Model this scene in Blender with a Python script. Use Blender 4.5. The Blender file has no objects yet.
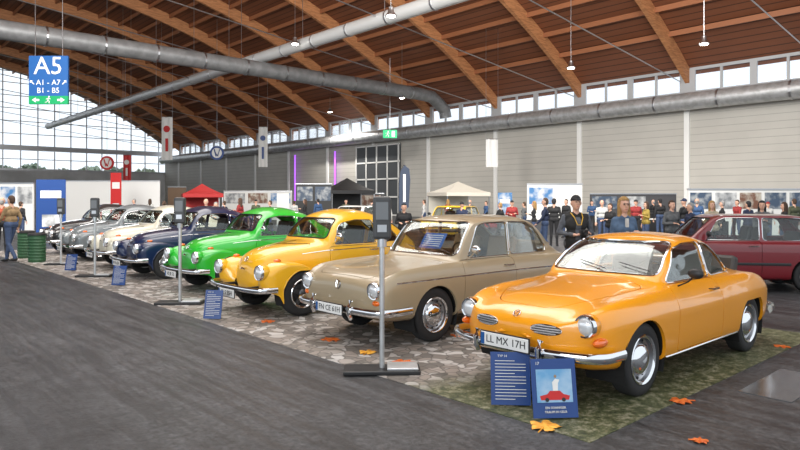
import bpy, bmesh, math, random, time
import numpy as np
from mathutils import Vector, Matrix
from mathutils.bvhtree import BVHTree
random.seed(4)
S=bpy.context.scene; C=S.collection; PI=math.pi
T0=time.time()
S.view_settings.view_transform='Standard'
# ---------------------------------------------------------------- camera model
AN=math.atan(580/640); sa,ca=math.sin(AN),math.cos(AN); CH=1.69; HZ=199; F=640
def at(px,d): 
    l=(px-400)/F*d
    return (d*sa+l*ca, d*ca-l*sa)
def zat(py,d): return CH+(HZ-py)/F*d
def gp(px,py,z=0):
    d=(CH-z)*F/(py-HZ); return at(px,d)
cam=bpy.data.cameras.new('camera'); camo=bpy.data.objects.new('camera',cam); C.objects.link(camo)
ZK,ZX,ZY=1.0,400,225
camo.location=(0,0,CH); camo.rotation_euler=(PI/2,0,-AN); cam.sensor_width=36; cam.lens=28.8*ZK; cam.shift_x=(ZX-400)/800*ZK; cam.shift_y=(HZ-ZY)/800*ZK
cam.clip_end=400; S.camera=camo
# ---------------------------------------------------------------- materials
def mat(name,c,r=.5,m=0,coat=0,c2=None,sc=5,bump=0,bsc=None,em=0,st=None,lo=.4,hi=.6,det=4,ss=0):
    M=bpy.data.materials.new(name); M.use_nodes=True; n=M.node_tree.nodes; L=M.node_tree.links
    p=n['Principled BSDF']; p.inputs['Base Color'].default_value=(*c,1); p.inputs['Roughness'].default_value=r
    p.inputs['Metallic'].default_value=m; p.inputs['Coat Weight'].default_value=coat; p.inputs['Coat Roughness'].default_value=.03
    if ss: p.inputs['Subsurface Weight'].default_value=ss; p.inputs['Subsurface Radius'].default_value=(.02,.01,.005)
    if em: p.inputs['Emission Color'].default_value=(*c,1); p.inputs['Emission Strength'].default_value=em
    if c2 or bump:
        tc=n.new('ShaderNodeTexCoord'); mp=n.new('ShaderNodeMapping'); L.new(tc.outputs['Object'],mp.inputs[0])
        if st: mp.inputs['Scale'].default_value=st
        if c2:
            t=n.new('ShaderNodeTexNoise'); t.inputs['Scale'].default_value=sc; t.inputs['Detail'].default_value=det
            L.new(mp.outputs[0],t.inputs['Vector']); cr_=n.new('ShaderNodeValToRGB')
            cr_.color_ramp.elements[0].position=lo; cr_.color_ramp.elements[1].position=hi
            cr_.color_ramp.elements[0].color=(*c,1); cr_.color_ramp.elements[1].color=(*c2,1)
            L.new(t.outputs[0],cr_.inputs[0]); L.new(cr_.outputs[0],p.inputs['Base Color'])
        if bump:
            t=n.new('ShaderNodeTexNoise'); t.inputs['Scale'].default_value=bsc or sc; L.new(mp.outputs[0],t.inputs['Vector'])
            b=n.new('ShaderNodeBump'); b.inputs['Strength'].default_value=bump; b.inputs['Distance'].default_value=.01
            L.new(t.outputs[0],b.inputs['Height']); L.new(b.outputs[0],p.inputs['Normal'])
    return M
def glassmat(name,tint,fac=.12,mx_=.5):
    M=bpy.data.materials.new(name); M.use_nodes=True; n=M.node_tree.nodes; L=M.node_tree.links; n.clear()
    o=n.new('ShaderNodeOutputMaterial'); mx=n.new('ShaderNodeMixShader'); tr=n.new('ShaderNodeBsdfTransparent'); gl=n.new('ShaderNodeBsdfGlossy')
    tr.inputs[0].default_value=(*tint,1); gl.inputs['Roughness'].default_value=.02
    lw=n.new('ShaderNodeLayerWeight'); lw.inputs[0].default_value=.2
    mr=n.new('ShaderNodeMapRange'); mr.inputs[3].default_value=fac; mr.inputs[4].default_value=mx_
    L.new(lw.outputs['Fresnel'],mr.inputs[0]); L.new(mr.outputs[0],mx.inputs[0]); L.new(tr.outputs[0],mx.inputs[1]); L.new(gl.outputs[0],mx.inputs[2]); L.new(mx.outputs[0],o.inputs[0])
    return M
def stripemat(name,c,cline,axis,period,width=.06,r=.6):
    M=bpy.data.materials.new(name); M.use_nodes=True; n=M.node_tree.nodes; L=M.node_tree.links; p=n['Principled BSDF']; p.inputs['Roughness'].default_value=r
    tc=n.new('ShaderNodeTexCoord'); sx=n.new('ShaderNodeSeparateXYZ'); L.new(tc.outputs['Object'],sx.inputs[0])
    d=n.new('ShaderNodeMath'); d.operation='DIVIDE'; d.inputs[1].default_value=period; L.new(sx.outputs[axis],d.inputs[0])
    f=n.new('ShaderNodeMath'); f.operation='FRACT'; L.new(d.outputs[0],f.inputs[0])
    k=n.new('ShaderNodeMath'); k.operation='LESS_THAN'; k.inputs[1].default_value=width; L.new(f.outputs[0],k.inputs[0])
    no=n.new('ShaderNodeTexNoise'); no.inputs['Scale'].default_value=.6; L.new(tc.outputs['Object'],no.inputs[0])
    mx0=n.new('ShaderNodeMix'); mx0.data_type='RGBA'; mx0.inputs[6].default_value=(*c,1); mx0.inputs[7].default_value=(*[v*.8 for v in c],1); L.new(no.outputs[0],mx0.inputs[0])
    mx=n.new('ShaderNodeMix'); mx.data_type='RGBA'; L.new(mx0.outputs[2],mx.inputs[6]); mx.inputs[7].default_value=(*cline,1); L.new(k.outputs[0],mx.inputs[0])
    L.new(mx.outputs[2],p.inputs['Base Color']); return M
def paint(name,c,r=.30,m=0,coat=.9): return mat(name,c,r,m,coat=coat)
CHR=mat('chrome',(.75,.76,.78),.08,1); ALU=mat('aluminium',(.5,.51,.53),.35,1); RUB=mat('rubber',(.012,.012,.013),.7); BLK=mat('black_plastic',(.015,.015,.016),.45)
TYRE=mat('tyre',(.018,.018,.019),.75); DARK=mat('underbody',(.008,.008,.008),.9); LEATH=mat('black_leatherette',(.03,.028,.026),.5)
GLS=glassmat('car_glass',(.93,.96,.95),.04,.40); WGL=glassmat('window_glass',(.97,.98,.99),.03)
LENS=mat('headlamp_lens',(.8,.82,.84),.12,.35,coat=1); AMB=mat('amber_lens',(.80,.14,.003),.2,coat=1); REDL=mat('red_lens',(.5,.01,.01),.2,coat=1)
WHITE=mat('white_paint',(.78,.78,.76),.45); WHT2=mat('matt_white',(.72,.72,.70),.7); PBLUE=mat('blue_print',(.012,.05,.20),.4); SIGNB=mat('sign_blue',(.01,.09,.30),.4)
GRN=mat('sign_green',(.0,.30,.10),.4); REDM=mat('red_cloth',(.5,.02,.02),.6); STEEL=mat('galvanised_steel',(.46,.47,.47),.42,.6,c2=(.58,.59,.60),sc=3)
TAN=mat('tan_vinyl',(.30,.20,.11),.55); SPK=mat('dark_alloy',(.10,.10,.105),.35,.7); GRL=mat('grille_shadow',(.06,.055,.05),.5)
# ---------------------------------------------------------------- mesh helpers
def frames(pts,closed=False):
    n=len(pts); out=[]
    for i in range(n):
        a=pts[(i-1)%n] if (closed or i>0) else pts[i]; b=pts[(i+1)%n] if (closed or i<n-1) else pts[i]
        t=(b-a); t=t.normalized() if t.length>1e-9 else Vector((1,0,0))
        up=Vector((0,0,1)) if abs(t.z)<.95 else Vector((1,0,0))
        s=t.cross(up).normalized(); u=s.cross(t).normalized(); out.append((s,u))
    return out
class MB:
    def __init__(s): s.v=[]; s.f=[]
    def add(s,v,f):
        o=len(s.v); s.v+=[tuple(p) for p in v]; s.f+=[tuple(i+o for i in q) for q in f]; return s
    def box(s,cx,cy,cz,sx,sy,sz,R=None):
        v=[Vector((x*sx/2,y*sy/2,z*sz/2)) for x in(-1,1) for y in(-1,1) for z in(-1,1)]
        if R is not None: v=[R@p for p in v]
        c=Vector((cx,cy,cz)); return s.add([p+c for p in v],[(0,1,3,2),(4,6,7,5),(0,4,5,1),(2,3,7,6),(0,2,6,4),(1,5,7,3)])
    def tube(s,pts,r,n=8,closed=False,sz=1,cap=True):
        pts=[Vector(p) for p in pts]; fr=frames(pts,closed); rs=r if isinstance(r,(list,tuple)) else [r]*len(pts); v=[];f=[]
        for p,(a,u),q in zip(pts,fr,rs):
            for k in range(n):
                t=2*PI*k/n; v.append(p+a*math.cos(t)*q+u*math.sin(t)*q*sz)
        m=len(pts)
        for i in range(m if closed else m-1):
            j=(i+1)%m
            for k in range(n): f.append((i*n+k,i*n+(k+1)%n,j*n+(k+1)%n,j*n+k))
        if cap and not closed: f.append(tuple(range(n))[::-1]); f.append(tuple((m-1)*n+k for k in range(n)))
        return s.add(v,f)
    def lathe(s,prof,ax='z',c=(0,0,0),n=24):
        v=[];f=[]
        for r,h in prof:
            for k in range(n):
                t=2*PI*k/n; a,b=r*math.cos(t),r*math.sin(t)
                p={'z':(a,b,h),'y':(b,h,a),'x':(h,a,b)}[ax]; v.append((p[0]+c[0],p[1]+c[1],p[2]+c[2]))
        for i in range(len(prof)-1):
            for k in range(n): f.append((i*n+k,i*n+(k+1)%n,(i+1)*n+(k+1)%n,(i+1)*n+k))
        if prof[0][0]>1e-6: f.append(tuple(range(n))[::-1])
        if prof[-1][0]>1e-6: f.append(tuple((len(prof)-1)*n+k for k in range(n)))
        return s.add(v,f)
    def lathe_open(s,prof,ax='z',c=(0,0,0),n=24):
        s.lathe(prof,ax,c,n); s.f=[q for q in s.f if len(q)<=4 or n<=4]; return s
    def prism(s,poly,ax,a0,a1):
        n=len(poly)
        def P(p,h): return {'y':(p[0],h,p[1]),'x':(h,p[0],p[1]),'z':(p[0],p[1],h)}[ax]
        v=[P(p,a0) for p in poly]+[P(p,a1) for p in poly]
        f=[tuple(range(n))[::-1],tuple(range(n,2*n))]+[(i,(i+1)%n,n+(i+1)%n,n+i) for i in range(n)]
        return s.add(v,f)
    def grid(s,G,close_v=False):
        m=len(G);n=len(G[0]); v=[p for r in G for p in r]; f=[]
        for i in range(m-1):
            for k in range(n if close_v else n-1): f.append((i*n+k,i*n+(k+1)%n,(i+1)*n+(k+1)%n,(i+1)*n+k))
        return s.add(v,f)
    def sphere(s,c,r,n=10,sx=1,sy=1,sz=1):
        m=n//2+1; v=[];f=[]
        pr=[(math.sin(PI*i/m),-math.cos(PI*i/m)) for i in range(m+1)]
        for a,h in pr:
            for k in range(n):
                t=2*PI*k/n; v.append((c[0]+r*sx*a*math.cos(t),c[1]+r*sy*a*math.sin(t),c[2]+r*sz*h))
        for i in range(m):
            for k in range(n): f.append((i*n+k,i*n+(k+1)%n,(i+1)*n+(k+1)%n,(i+1)*n+k))
        return s.add(v,f)
    def mesh(s,name='m'):
        me=bpy.data.meshes.new(name); me.from_pydata(s.v,[],s.f); me.validate(); me.update(); return me
def fixn(me):
    b=bmesh.new(); b.from_mesh(me); bmesh.ops.remove_doubles(b,verts=b.verts,dist=1e-5); bmesh.ops.recalc_face_normals(b,faces=b.faces); b.to_mesh(me); b.free()
def obj(name,g,m,parent=None,smooth=False,loc=None,rot=None,bevel=0,label=None,fix=True):
    me=g.mesh(name) if isinstance(g,MB) else g
    if fix and isinstance(g,MB): fixn(me)
    me.materials.clear(); me.materials.append(m)
    o=bpy.data.objects.new(name,me); C.objects.link(o)
    if parent: o.parent=parent
    if loc: o.location=loc
    if rot: o.rotation_euler=rot
    if smooth:
        me.polygons.foreach_set('use_smooth',[True]*len(me.polygons)); me.set_sharp_from_angle(angle=math.radians(40))
    if bevel:
        b=o.modifiers.new('b','BEVEL'); b.width=bevel; b.segments=2; b.limit_method='ANGLE'
    if label: o['label']=label
    return o
def tag(o,label,cat,group=None,kind=None):
    if label: o['label']=label
    if cat: o['category']=cat
    if group: o['group']=group
    if kind: o['kind']=kind
    return o
def thing(name,label,cat,loc=(0,0,0),rz=0,group=None):
    o=bpy.data.objects.new(name,None); C.objects.link(o); o.location=loc; o.rotation_euler=(0,0,rz); o.empty_display_size=.1
    return tag(o,label,cat,group)
def struct(name,g,m,parent=None,**k):
    o=obj(name,g,m,parent,**k)
    if not parent: o['kind']='structure'
    return o
def dup(root,loc=None,rz=None,label=None):
    def rec(o,par):
        c=o.copy(); C.objects.link(c)
        if par: c.parent=par
        for ch in o.children: rec(ch,c)
        return c
    r=rec(root,None)
    if loc: r.location=loc
    if rz is not None: r.rotation_euler=(0,0,rz)
    if label: r['label']=label
    return r
def allk(r): 
    out=[]
    for c in r.children: out.append(c); out+=allk(c)
    return out
def recolor(root,old,new):
    for o in allk(root):
        if o.type=='MESH':
            for i,sl in enumerate(o.material_slots):
                if sl.material==old: sl.link='OBJECT'; sl.material=new
def evalmesh(o):
    dg=bpy.context.evaluated_depsgraph_get(); dg.update()
    return bpy.data.meshes.new_from_object(o.evaluated_get(dg))
_tc={}
def text(body,size,m,parent,loc,rot,name='lettering',ext=.002,align='CENTER',label=None):
    key=(body,size,ext,align)
    if key not in _tc:
        cu=bpy.data.curves.new('t','FONT'); cu.body=body; cu.size=size; cu.extrude=ext; cu.align_x=align; cu.align_y='CENTER'; cu.resolution_u=2
        o=bpy.data.objects.new('t',cu); C.objects.link(o); _tc[key]=evalmesh(o); bpy.data.objects.remove(o)
    me=_tc[key].copy()
    return obj(name,me,m,parent,loc=loc,rot=rot,label=label)
def boolean(A,B,op):
    oa=bpy.data.objects.new('a',A); ob=bpy.data.objects.new('b',B); C.objects.link(oa); C.objects.link(ob)
    md=oa.modifiers.new('x','BOOLEAN'); md.object=ob; md.operation=op; md.solver='EXACT'
    r=evalmesh(oa); bpy.data.objects.remove(oa); bpy.data.objects.remove(ob); return r
def islands(me):
    n=len(me.vertices); par=list(range(n))
    def fd(x):
        while par[x]!=x: par[x]=par[par[x]]; x=par[x]
        return x
    for p in me.polygons:
        vs=p.vertices; a=fd(vs[0])
        for q in vs[1:]:
            b=fd(q)
            if a!=b: par[b]=a
    gr={}
    for p in me.polygons: gr.setdefault(fd(p.vertices[0]),[]).append(tuple(p.vertices))
    out=[]
    for fs in gr.values():
        if len(fs)<6: continue
        ids=sorted({i for f in fs for i in f}); mp={i:k for k,i in enumerate(ids)}
        m2=bpy.data.meshes.new('i'); m2.from_pydata([me.vertices[i].co[:] for i in ids],[],[tuple(mp[i] for i in f) for f in fs]); m2.update()
        cen=sum((v.co for v in m2.vertices),Vector())/len(m2.vertices); out.append((cen,m2))
    return out
def pchip(x,y,xs):
    x=np.asarray(x,float); y=np.asarray(y,float)
    if y.ndim==1: y=y[:,None]
    h=np.diff(x)[:,None]; d=np.diff(y,axis=0)/h; m=np.zeros_like(y)
    with np.errstate(divide='ignore',invalid='ignore'):
        w1=2*h[1:]+h[:-1]; w2=h[1:]+2*h[:-1]
        hm=(w1+w2)/(w1/d[:-1]+w2/d[1:])
    m[1:-1]=np.where(d[:-1]*d[1:]>0,hm,0); m[0]=d[0]; m[-1]=d[-1]; m=np.nan_to_num(m)
    xs=np.asarray(xs,float); i=np.clip(np.searchsorted(x,xs,side='right')-1,0,len(x)-2)
    hh=(x[i+1]-x[i])[:,None]; t=((xs-x[i])[:,None])/hh
    return (2*t**3-3*t**2+1)*y[i]+(t**3-2*t**2+t)*hh*m[i]+(-2*t**3+3*t**2)*y[i+1]+(t**3-t**2)*hh*m[i+1]
# ---------------------------------------------------------------- car loft
def section(r):
    x,zb,w,zs,ys,zl,yl,zr,yr,zt=r
    h=[(0,zb),(w-.16*min(1,w/.5),zb),(w-.035,zb+.05),(w-.005,zb+.38*(zs-zb)),(w,zb+.68*(zs-zb)),(ys,zs),(yl,zl),(yr,zr),(yr*.62,zr+.74*(zt-zr)),(0,zt)]
    ring=h+[(-y,z) for y,z in h[-2:0:-1]]
    n=len(ring); ext=[ring[(i-2)%n] for i in range(n+5)]
    e=np.array(ext); s=np.concatenate([[0],np.cumsum(np.sqrt(((e[1:]-e[:-1])**2).sum(1))**.8+1e-4)])
    m=4; ts=np.concatenate([np.linspace(s[i],s[i+1],m,endpoint=False) for i in range(2,2+n)])
    return pchip(s,e,ts)
def loft(rows,dx=.045):
    R=np.array(rows,float); xs=[]
    for a,b in zip(R[:-1,0],R[1:,0]):
        k=max(2,int(math.ceil((b-a)/dx))); xs+=list(np.linspace(a,b,k,endpoint=False))
    xs.append(R[-1,0]); xs=np.array(xs)
    P=pchip(R[:,0],R[:,1:],xs); V=[];Fc=[];n=0
    for x,p in zip(xs,P):
        sc=section([x]+list(p)); n=len(sc); V+=[(x,a,b) for a,b in sc]
    m=len(xs)
    for i in range(m-1):
        for k in range(n): Fc.append((i*n+k,i*n+(k+1)%n,(i+1)*n+(k+1)%n,(i+1)*n+k))
    for i in (0,m-1):
        c=np.mean(V[i*n:(i+1)*n],axis=0); V.append(tuple(c)); ci=len(V)-1
        for k in range(n):
            q=(i*n+k,i*n+(k+1)%n,ci); Fc.append(q if i else q[::-1])
    V=np.array(V); me=bpy.data.meshes.new('l'); me.from_pydata(V.tolist(),[],Fc); me.update()
    vol=sum(Vector(V[f[0]]).dot(Vector(V[f[1]]).cross(Vector(V[f[2]]))) for f in Fc)
    if vol<0:
        Fc=[f[::-1] for f in Fc]; me=bpy.data.meshes.new('l'); me.from_pydata(V.tolist(),[],Fc); me.update()
    N=np.zeros(len(V)*3); me.vertex_normals.foreach_get('vector',N); N=N.reshape(-1,3)
    return V,Fc,N
def shell(L,o1,o2):
    V,Fc,N=L; k=len(V); v=np.concatenate([V-N*o1,V-N*o2]); f=list(Fc)+[tuple(i+k for i in q)[::-1] for q in Fc]
    me=bpy.data.meshes.new('s'); me.from_pydata(v.tolist(),[],f); me.update(); return me
def grow(poly,d):
    out=[]; n=len(poly)
    ar=sum(poly[i][0]*poly[(i+1)%n][1]-poly[(i+1)%n][0]*poly[i][1] for i in range(n))
    sg=1 if ar>0 else -1
    for i in range(n):
        p0,p1,p2=poly[i-1],poly[i],poly[(i+1)%n]
        e1=Vector((p1[0]-p0[0],p1[1]-p0[1])).normalized(); e2=Vector((p2[0]-p1[0],p2[1]-p1[1])).normalized()
        n1=Vector((e1.y,-e1.x))*sg; n2=Vector((e2.y,-e2.x))*sg; b=(n1+n2); b=b/max(.4,b.length_squared/2)
        out.append((p1[0]+b.x*d,p1[1]+b.y*d))
    return out
def rnd(poly,r=.04,k=3):
    out=[];n=len(poly)
    for i in range(n):
        p0,p1,p2=[Vector(poly[j%n]) for j in (i-1,i,i+1)]
        a=p1+(p0-p1).normalized()*min(r,(p0-p1).length*.4); b=p1+(p2-p1).normalized()*min(r,(p2-p1).length*.4)
        for j in range(k+1):
            t=j/k; out.append(tuple((1-t)**2*a+2*t*(1-t)*p1+t*t*b))
    return out
def dens(poly,step=.06,closed=True):
    out=[];n=len(poly)
    for i in range(n if closed else n-1):
        a=Vector(poly[i]);b=Vector(poly[(i+1)%n]);k=max(1,int((b-a).length/step))
        out+=[tuple(a+(b-a)*j/k) for j in range(k)]
    if not closed: out.append(poly[-1])
    return out
class Car:
    def __init__(s,name,label,sp,pm,trim,trimr=.009):
        s.root=thing(name,label,'car'); s.sp=sp; s.pm=pm; R=s.root
        side=[rnd(p,.045) for p in sp['side']]; ws=rnd(sp['ws'],.08,4); rw=rnd(sp['rw'],.08,4); hd=rnd(sp['hood'],.12,4)
        def M(g): m=g.mesh(); fixn(m); return m
        best=None
        for dx in (.045,.041,.049,.037,.053):
            L=loft(sp['rows'],dx); SH=shell(L,0,.028); GS=shell(L,.009,.013)
            c1=MB(); c2=MB(); g1=MB(); g2=MB(); d1=MB(); h1=MB()
            for sg in (-1,1):
                for p in side:
                    c1.prism(p,'y',sg*.3,sg*1.1) if sg>0 else c1.prism(p,'y',-1.1,-.3)
                    q=grow(p,.012); g1.prism(q,'y',*( (.3,1.1) if sg>0 else (-1.1,-.3)))
                d=rnd(sp['door'],.06); d1.prism(d,'y',*((.42,1.1) if sg>0 else (-1.1,-.42))); c1.prism(grow(d,.007),'y',*((.4,1.12) if sg>0 else (-1.12,-.4)))
                for ax,r in sp.get('arches',[]):
                    cc=[(ax+r*math.cos(t*PI/16),.31+r*math.sin(t*PI/16)) for t in range(32)]
                    if sp.get('flat') and ax>2: cc=[(x,min(z,.31+r*sp['flat'])) for x,z in cc]
                    c1.prism(cc,'y',*((.40,1.1) if sg>0 else (-1.1,-.40)))
            c2.prism(ws,'x',*sp['wsx']); c2.prism(rw,'x',*sp['rwx']); g2.prism(grow(ws,.012),'x',*sp['wsx']); g2.prism(grow(rw,.012),'x',*sp['rwx'])
            h1.prism(hd,'z',sp['hz'],1.0); c2.prism(grow(hd,.007),'z',sp['hz'],1.01)
            body=boolean(boolean(SH.copy(),M(c1),'DIFFERENCE'),M(c2),'DIFFERENCE')
            dr=islands(boolean(SH.copy(),M(d1),'INTERSECT')); hi=islands(boolean(SH.copy(),M(h1),'INTERSECT')); w1=islands(boolean(GS.copy(),M(g1),'INTERSECT')); w2=islands(boolean(GS.copy(),M(g2),'INTERSECT'))
            score=(len(dr)==2)+(len(hi)>=1)+(len(w1)==4)+(len(w2)==2)+(len(body.polygons)>6000)
            if best is None or score>best[0]: best=(score,L,body,dr,hi,w1,w2,dx)
            if score==5: break
        score,L,body,dr,hi,w1,w2,dx=best; print(label[:20],'score',score,dx,len(dr),len(hi),len(w1),len(w2),len(body.polygons))
        s.bvh=BVHTree.FromPolygons([tuple(v) for v in L[0]],L[1])
        obj('body',body,pm,R,smooth=True); s.doors={}
        for c,m in dr:
            s.door=obj('door',m,pm,R,smooth=True); s.doors[-1 if c.y<0 else 1]=s.door
        for c,m in hi: s.hood=obj('hood',m,pm,R,smooth=True)
        for c,m in w1: obj('side_window',m,GLS,R,smooth=True)
        for c,m in w2: obj('windshield' if c.x<2.2 else 'rear_window',m,GLS,R,smooth=True)
        for sg in (-1,1):
            for p in side:
                pts=[s.hs(x,z,sg) for x,z in dens(grow(p,.004))]; obj('window_trim',MB().tube([q for q in pts if q],trimr,6,True),trim,R,smooth=True)
        pts=[s.hf(y,z) for y,z in dens(ws)]; obj('windshield_trim',MB().tube([q for q in pts if q],.011,6,True),sp.get('wtrim',RUB),R,smooth=True)
        pts=[s.hr(y,z) for y,z in dens(rw)]; obj('rear_window_trim',MB().tube([q for q in pts if q],.011,6,True),sp.get('wtrim',RUB),R,smooth=True)
        s.interior()
    def ray(s,o,d):
        h=s.bvh.ray_cast(Vector(o),Vector(d)); return h[0]
    def hs(s,x,z,sg): return s.ray((x,sg*2,z),(0,-sg,0))
    def hf(s,y,z): return s.ray((-1,y,z),(1,0,0))
    def hr(s,y,z): return s.ray((6,y,z),(-1,0,0))
    def ht(s,x,y): return s.ray((x,y,3),(0,0,-1))
    def interior(s):
        R=s.root; b=s.sp['belt']; x0=s.sp['cowl']
        for sy in (-.33,.33):
            g=MB(); g.box(x0+1.0,sy,b-.42,.5,.46,.14); g.box(x0+1.28,sy,b-.08,.12,.46,.62,Matrix.Rotation(.22,3,'Y')); 
            o=obj('seat',g,s.sp.get('seat',LEATH),R,bevel=.04)
        g=MB(); g.box(x0+1.85,0,b-.40,.5,1.05,.16); g.box(x0+2.08,0,b-.12,.14,1.05,.5,Matrix.Rotation(.3,3,'Y')); obj('rear_seat',g,s.sp.get('seat',LEATH),R,bevel=.04)
        obj('dashboard',MB().box(x0+.24,0,b-.07,.22,1.12,.16),BLK,R,bevel=.03)
        c=Vector((x0+.52,-.34,b+.0)); Rm=Matrix.Rotation(-.5,3,'Y'); g=MB()
        g.tube([c+Rm@Vector((0,.19*math.cos(t*PI/12),.19*math.sin(t*PI/12))) for t in range(24)],.012,6,True)
        for t in (0,PI): g.tube([c,c+Rm@Vector((0,.19*math.cos(t),.19*math.sin(t)))],.009,5)
        g.tube([c,c+Vector((-.25,0,-.14))],.02,6); obj('steering_wheel',g,BLK,R,smooth=True)
    def line(s,pts,sg,r=.008,m=CHR,name='side_trim',sz=1):
        p=[s.hs(x,z,sg) for x,z in dens(pts,.08,False)]; return obj(name,MB().tube([q for q in p if q],r,6,sz=sz),m,s.root,smooth=True)
    def handle(s,x,z):
        for sg in (-1,1):
            p=s.hs(x,z,sg); g=MB().tube([p+Vector((-.09,-sg*.01,0)),p+Vector((-.085,sg*.03,0)),p+Vector((.06,sg*.032,0)),p+Vector((.07,-sg*.01,0))],.011,6)
            obj('door_handle',g,CHR,s.doors.get(sg,s.root),smooth=True)
    def mirror(s,x,z,m=CHR,sgs=(-1,),big=1):
        for sg in sgs:
            p=s.hs(x,z,sg); g=MB().tube([p,p+Vector((-.01,sg*.10,.05)),p+Vector((-.01,sg*.15,.10))],.008,6)
            g.sphere(p+Vector((-.01,sg*.17,.13)),.062*big,12,.5,1.2,.8); obj('side_mirror',g,m,s.root,smooth=True)
    def headlight(s,y,z,r,bucket=None,x=None,depth=.16,slant=0):
        for sg in (-1,1):
            xx=x if x is not None else s.hf(sg*y,z).x-.01
            Rr=Matrix.Rotation(-slant,3,'Y')
            def tr(g): g.v=[tuple(Rr@Vector(p)+Vector((xx,sg*y,z))) for p in g.v]; return g
            h=obj('headlight',tr(MB().lathe([(r*.8,.05),(r*1.08,.03),(r*1.1,.0),(r*1.02,-.022),(r*.88,-.018),(r*.86,.0)],'x',n=28)),CHR,s.root,smooth=True)
            if bucket: obj('headlight_bucket',tr(MB().lathe([(r*1.1,.02),(r*1.13,.06),(r*1.05,depth),(r*.6,depth+.12)],'x',n=28)),bucket,s.root,smooth=True)
            obj('lens',tr(MB().lathe([(0,-.035),(r*.4,-.031),(r*.7,-.02),(r*.88,.0),(r*.88,.02)],'x',n=28)),LENS,h,smooth=True)
    def wipers(s,z0,ys,ln=.36,m=BLK):
        for y in ys:
            p=[s.hf(y+ln*t*.92,z0+.015+.06*t) for t in np.linspace(0,1,7)]; p=[q+Vector((-.012,0,.008)) for q in p if q]
            if len(p)>2: obj('wiper',MB().tube(p,.0045,5),m,s.root)
    def emblem(s,y,z,r,m=CHR):
        c=s.hf(y,z); 
        if not c: return
        nrm=s.bvh.find_nearest(c)[1]; nrm=nrm if nrm.x<0 else -nrm
        up=(Vector((0,0,1))-nrm*nrm.z).normalized(); rt=up.cross(nrm).normalized(); g=MB()
        P=lambda a,b: c+nrm*.008+rt*a*r+up*b*r
        g.tube([P(math.cos(t*PI/14),math.sin(t*PI/14)) for t in range(28)],r*.09,6,True)
        g.tube([P(-.38,.86),P(0,.1),P(.38,.86)],r*.1,5); g.tube([P(-.85,.35),P(-.42,-.8),P(0,.0),P(.42,-.8),P(.85,.35)],r*.1,5)
        obj('emblem',g,m,s.root,smooth=True)
    def wheels(s,axles,yc,style,rad=.32):
        for ax in axles:
            for sg in (-1,1): wheel(s.root,ax,sg*yc,sg,style,rad)
    def liners(s,arr,y0,y1):
        for ax,r in arr:
            for sg in (-1,1):
                a,b=sorted((sg*y0,sg*y1)); g=MB(); G=[[(ax+r*math.cos(t*PI/14),y,.31+r*math.sin(t*PI/14)) for t in range(-2,17)] for y in (a,b)]
                g.grid(G); inner=a if sg>0 else b
                g.add([(ax+r*math.cos(t*PI/14),inner,.31+r*math.sin(t*PI/14)) for t in range(-2,17)],[tuple(range(19))]); obj('wheel_housing',g,DARK,s.root)
    def plate(s,txt,x,z,w=.50,y=0,m=None):
        p=obj('license_plate',MB().box(x,y,z,.012,w,.11),WHITE,s.root,bevel=.004)
        obj('plate_frame',MB().box(x+.006,y,z,.010,w+.02,.13),BLK,p)
        obj('country_band',MB().box(x-.0068,y+w/2-.022,z,.002,.04,.10),SIGNB,p)
        text(txt,.088,BLK,p,(x-.008,y-.02,z),(PI/2,0,-PI/2),'plate_lettering',.001)
        return p
_wc={}
def wheel(root,x,y,sg,style,rad):
    k=(style,rad)
    if k not in _wc:
        q=rad; d={}
        d['tire']=MB().lathe_open([(.19,-.06),(.215,-.085),(q*.84,-.092),(q*.95,-.082),(q*.99,-.065),(q,-.05),(q,.05),(q*.99,.065),(q*.84,.09),(.215,.085),(.19,.06),(.19,-.06)],'y',n=40)
        d['rim']=MB().lathe([(.205,.07),(.195,.05),(.192,-.04),(.207,-.088),(.203,-.094),(.190,-.085),(.185,-.045),(.165,-.028),(.145,-.040),(.13,-.055),(.0,-.058)],'y',n=40)
        if style in('slots','cap'): d['hub_cap']=MB().lathe([(.132,-.05),(.135,-.062),(.118,-.085),(.07,-.103),(.03,-.108),(0,-.109)],'y',n=32)
        if style=='spoke':
            for i in range(5):
                g=MB(); t=2*PI*i/5+.3; c,s_=math.cos(t),math.sin(t); n_=Vector((-s_,0,c))
                def P(r,w,h): return Vector((c*r,h,s_*r))+n_*w
                g.add([P(.04,-.035,-.06),P(.04,.035,-.06),P(.195,-.026,-.08),P(.195,.026,-.08),P(.04,-.035,-.03),P(.04,.035,-.03),P(.195,-.026,-.05),P(.195,.026,-.05)],[(0,1,3,2),(4,6,7,5),(0,2,6,4),(1,5,7,3),(0,4,5,1),(2,3,7,6)])
                d['spoke#%d'%i]=g
            d['centre_cap']=MB().lathe([(.065,-.03),(.065,-.075),(.045,-.095),(0,-.1)],'y',n=20)
        if style=='slots':
            for i in range(12):
                g=MB(); t=2*PI*i/12; g.sphere((.166*math.cos(t),-.034,.166*math.sin(t)),.014,8,1,.6,1); d['rim_slot#%d'%i]=g
        if style in('slots','cap','spoke'): 
            g=MB().lathe([(.184,-.082),(.192,-.09),(.207,-.096),(.213,-.09),(.213,-.08)],'y',n=40); g.f=[f for f in g.f if len(f)<30]; d['trim_ring']=g
        _wc[k]={n:(lambda m:(fixn(m),m)[1])(g.mesh()) for n,g in d.items()}
    d=_wc[k]
    mm={'tire':TYRE,'rim':{'slots':ALU,'cap':RIMS,'spoke':BLK,'plain':ALU}[style],'hub_cap':CHR,'spoke':SPK,'centre_cap':SPK,'rim_slot':BLK,'trim_ring':CHR}
    w=obj('wheel',d['tire'],mm['tire'],root,smooth=True,loc=(x,y,rad),rot=(0,0,0 if sg<0 else PI))
    for n in d:
        if n!='tire': nn=n.split('#')[0]; obj(nn,d[n],mm[nn],w,smooth=True)
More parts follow.
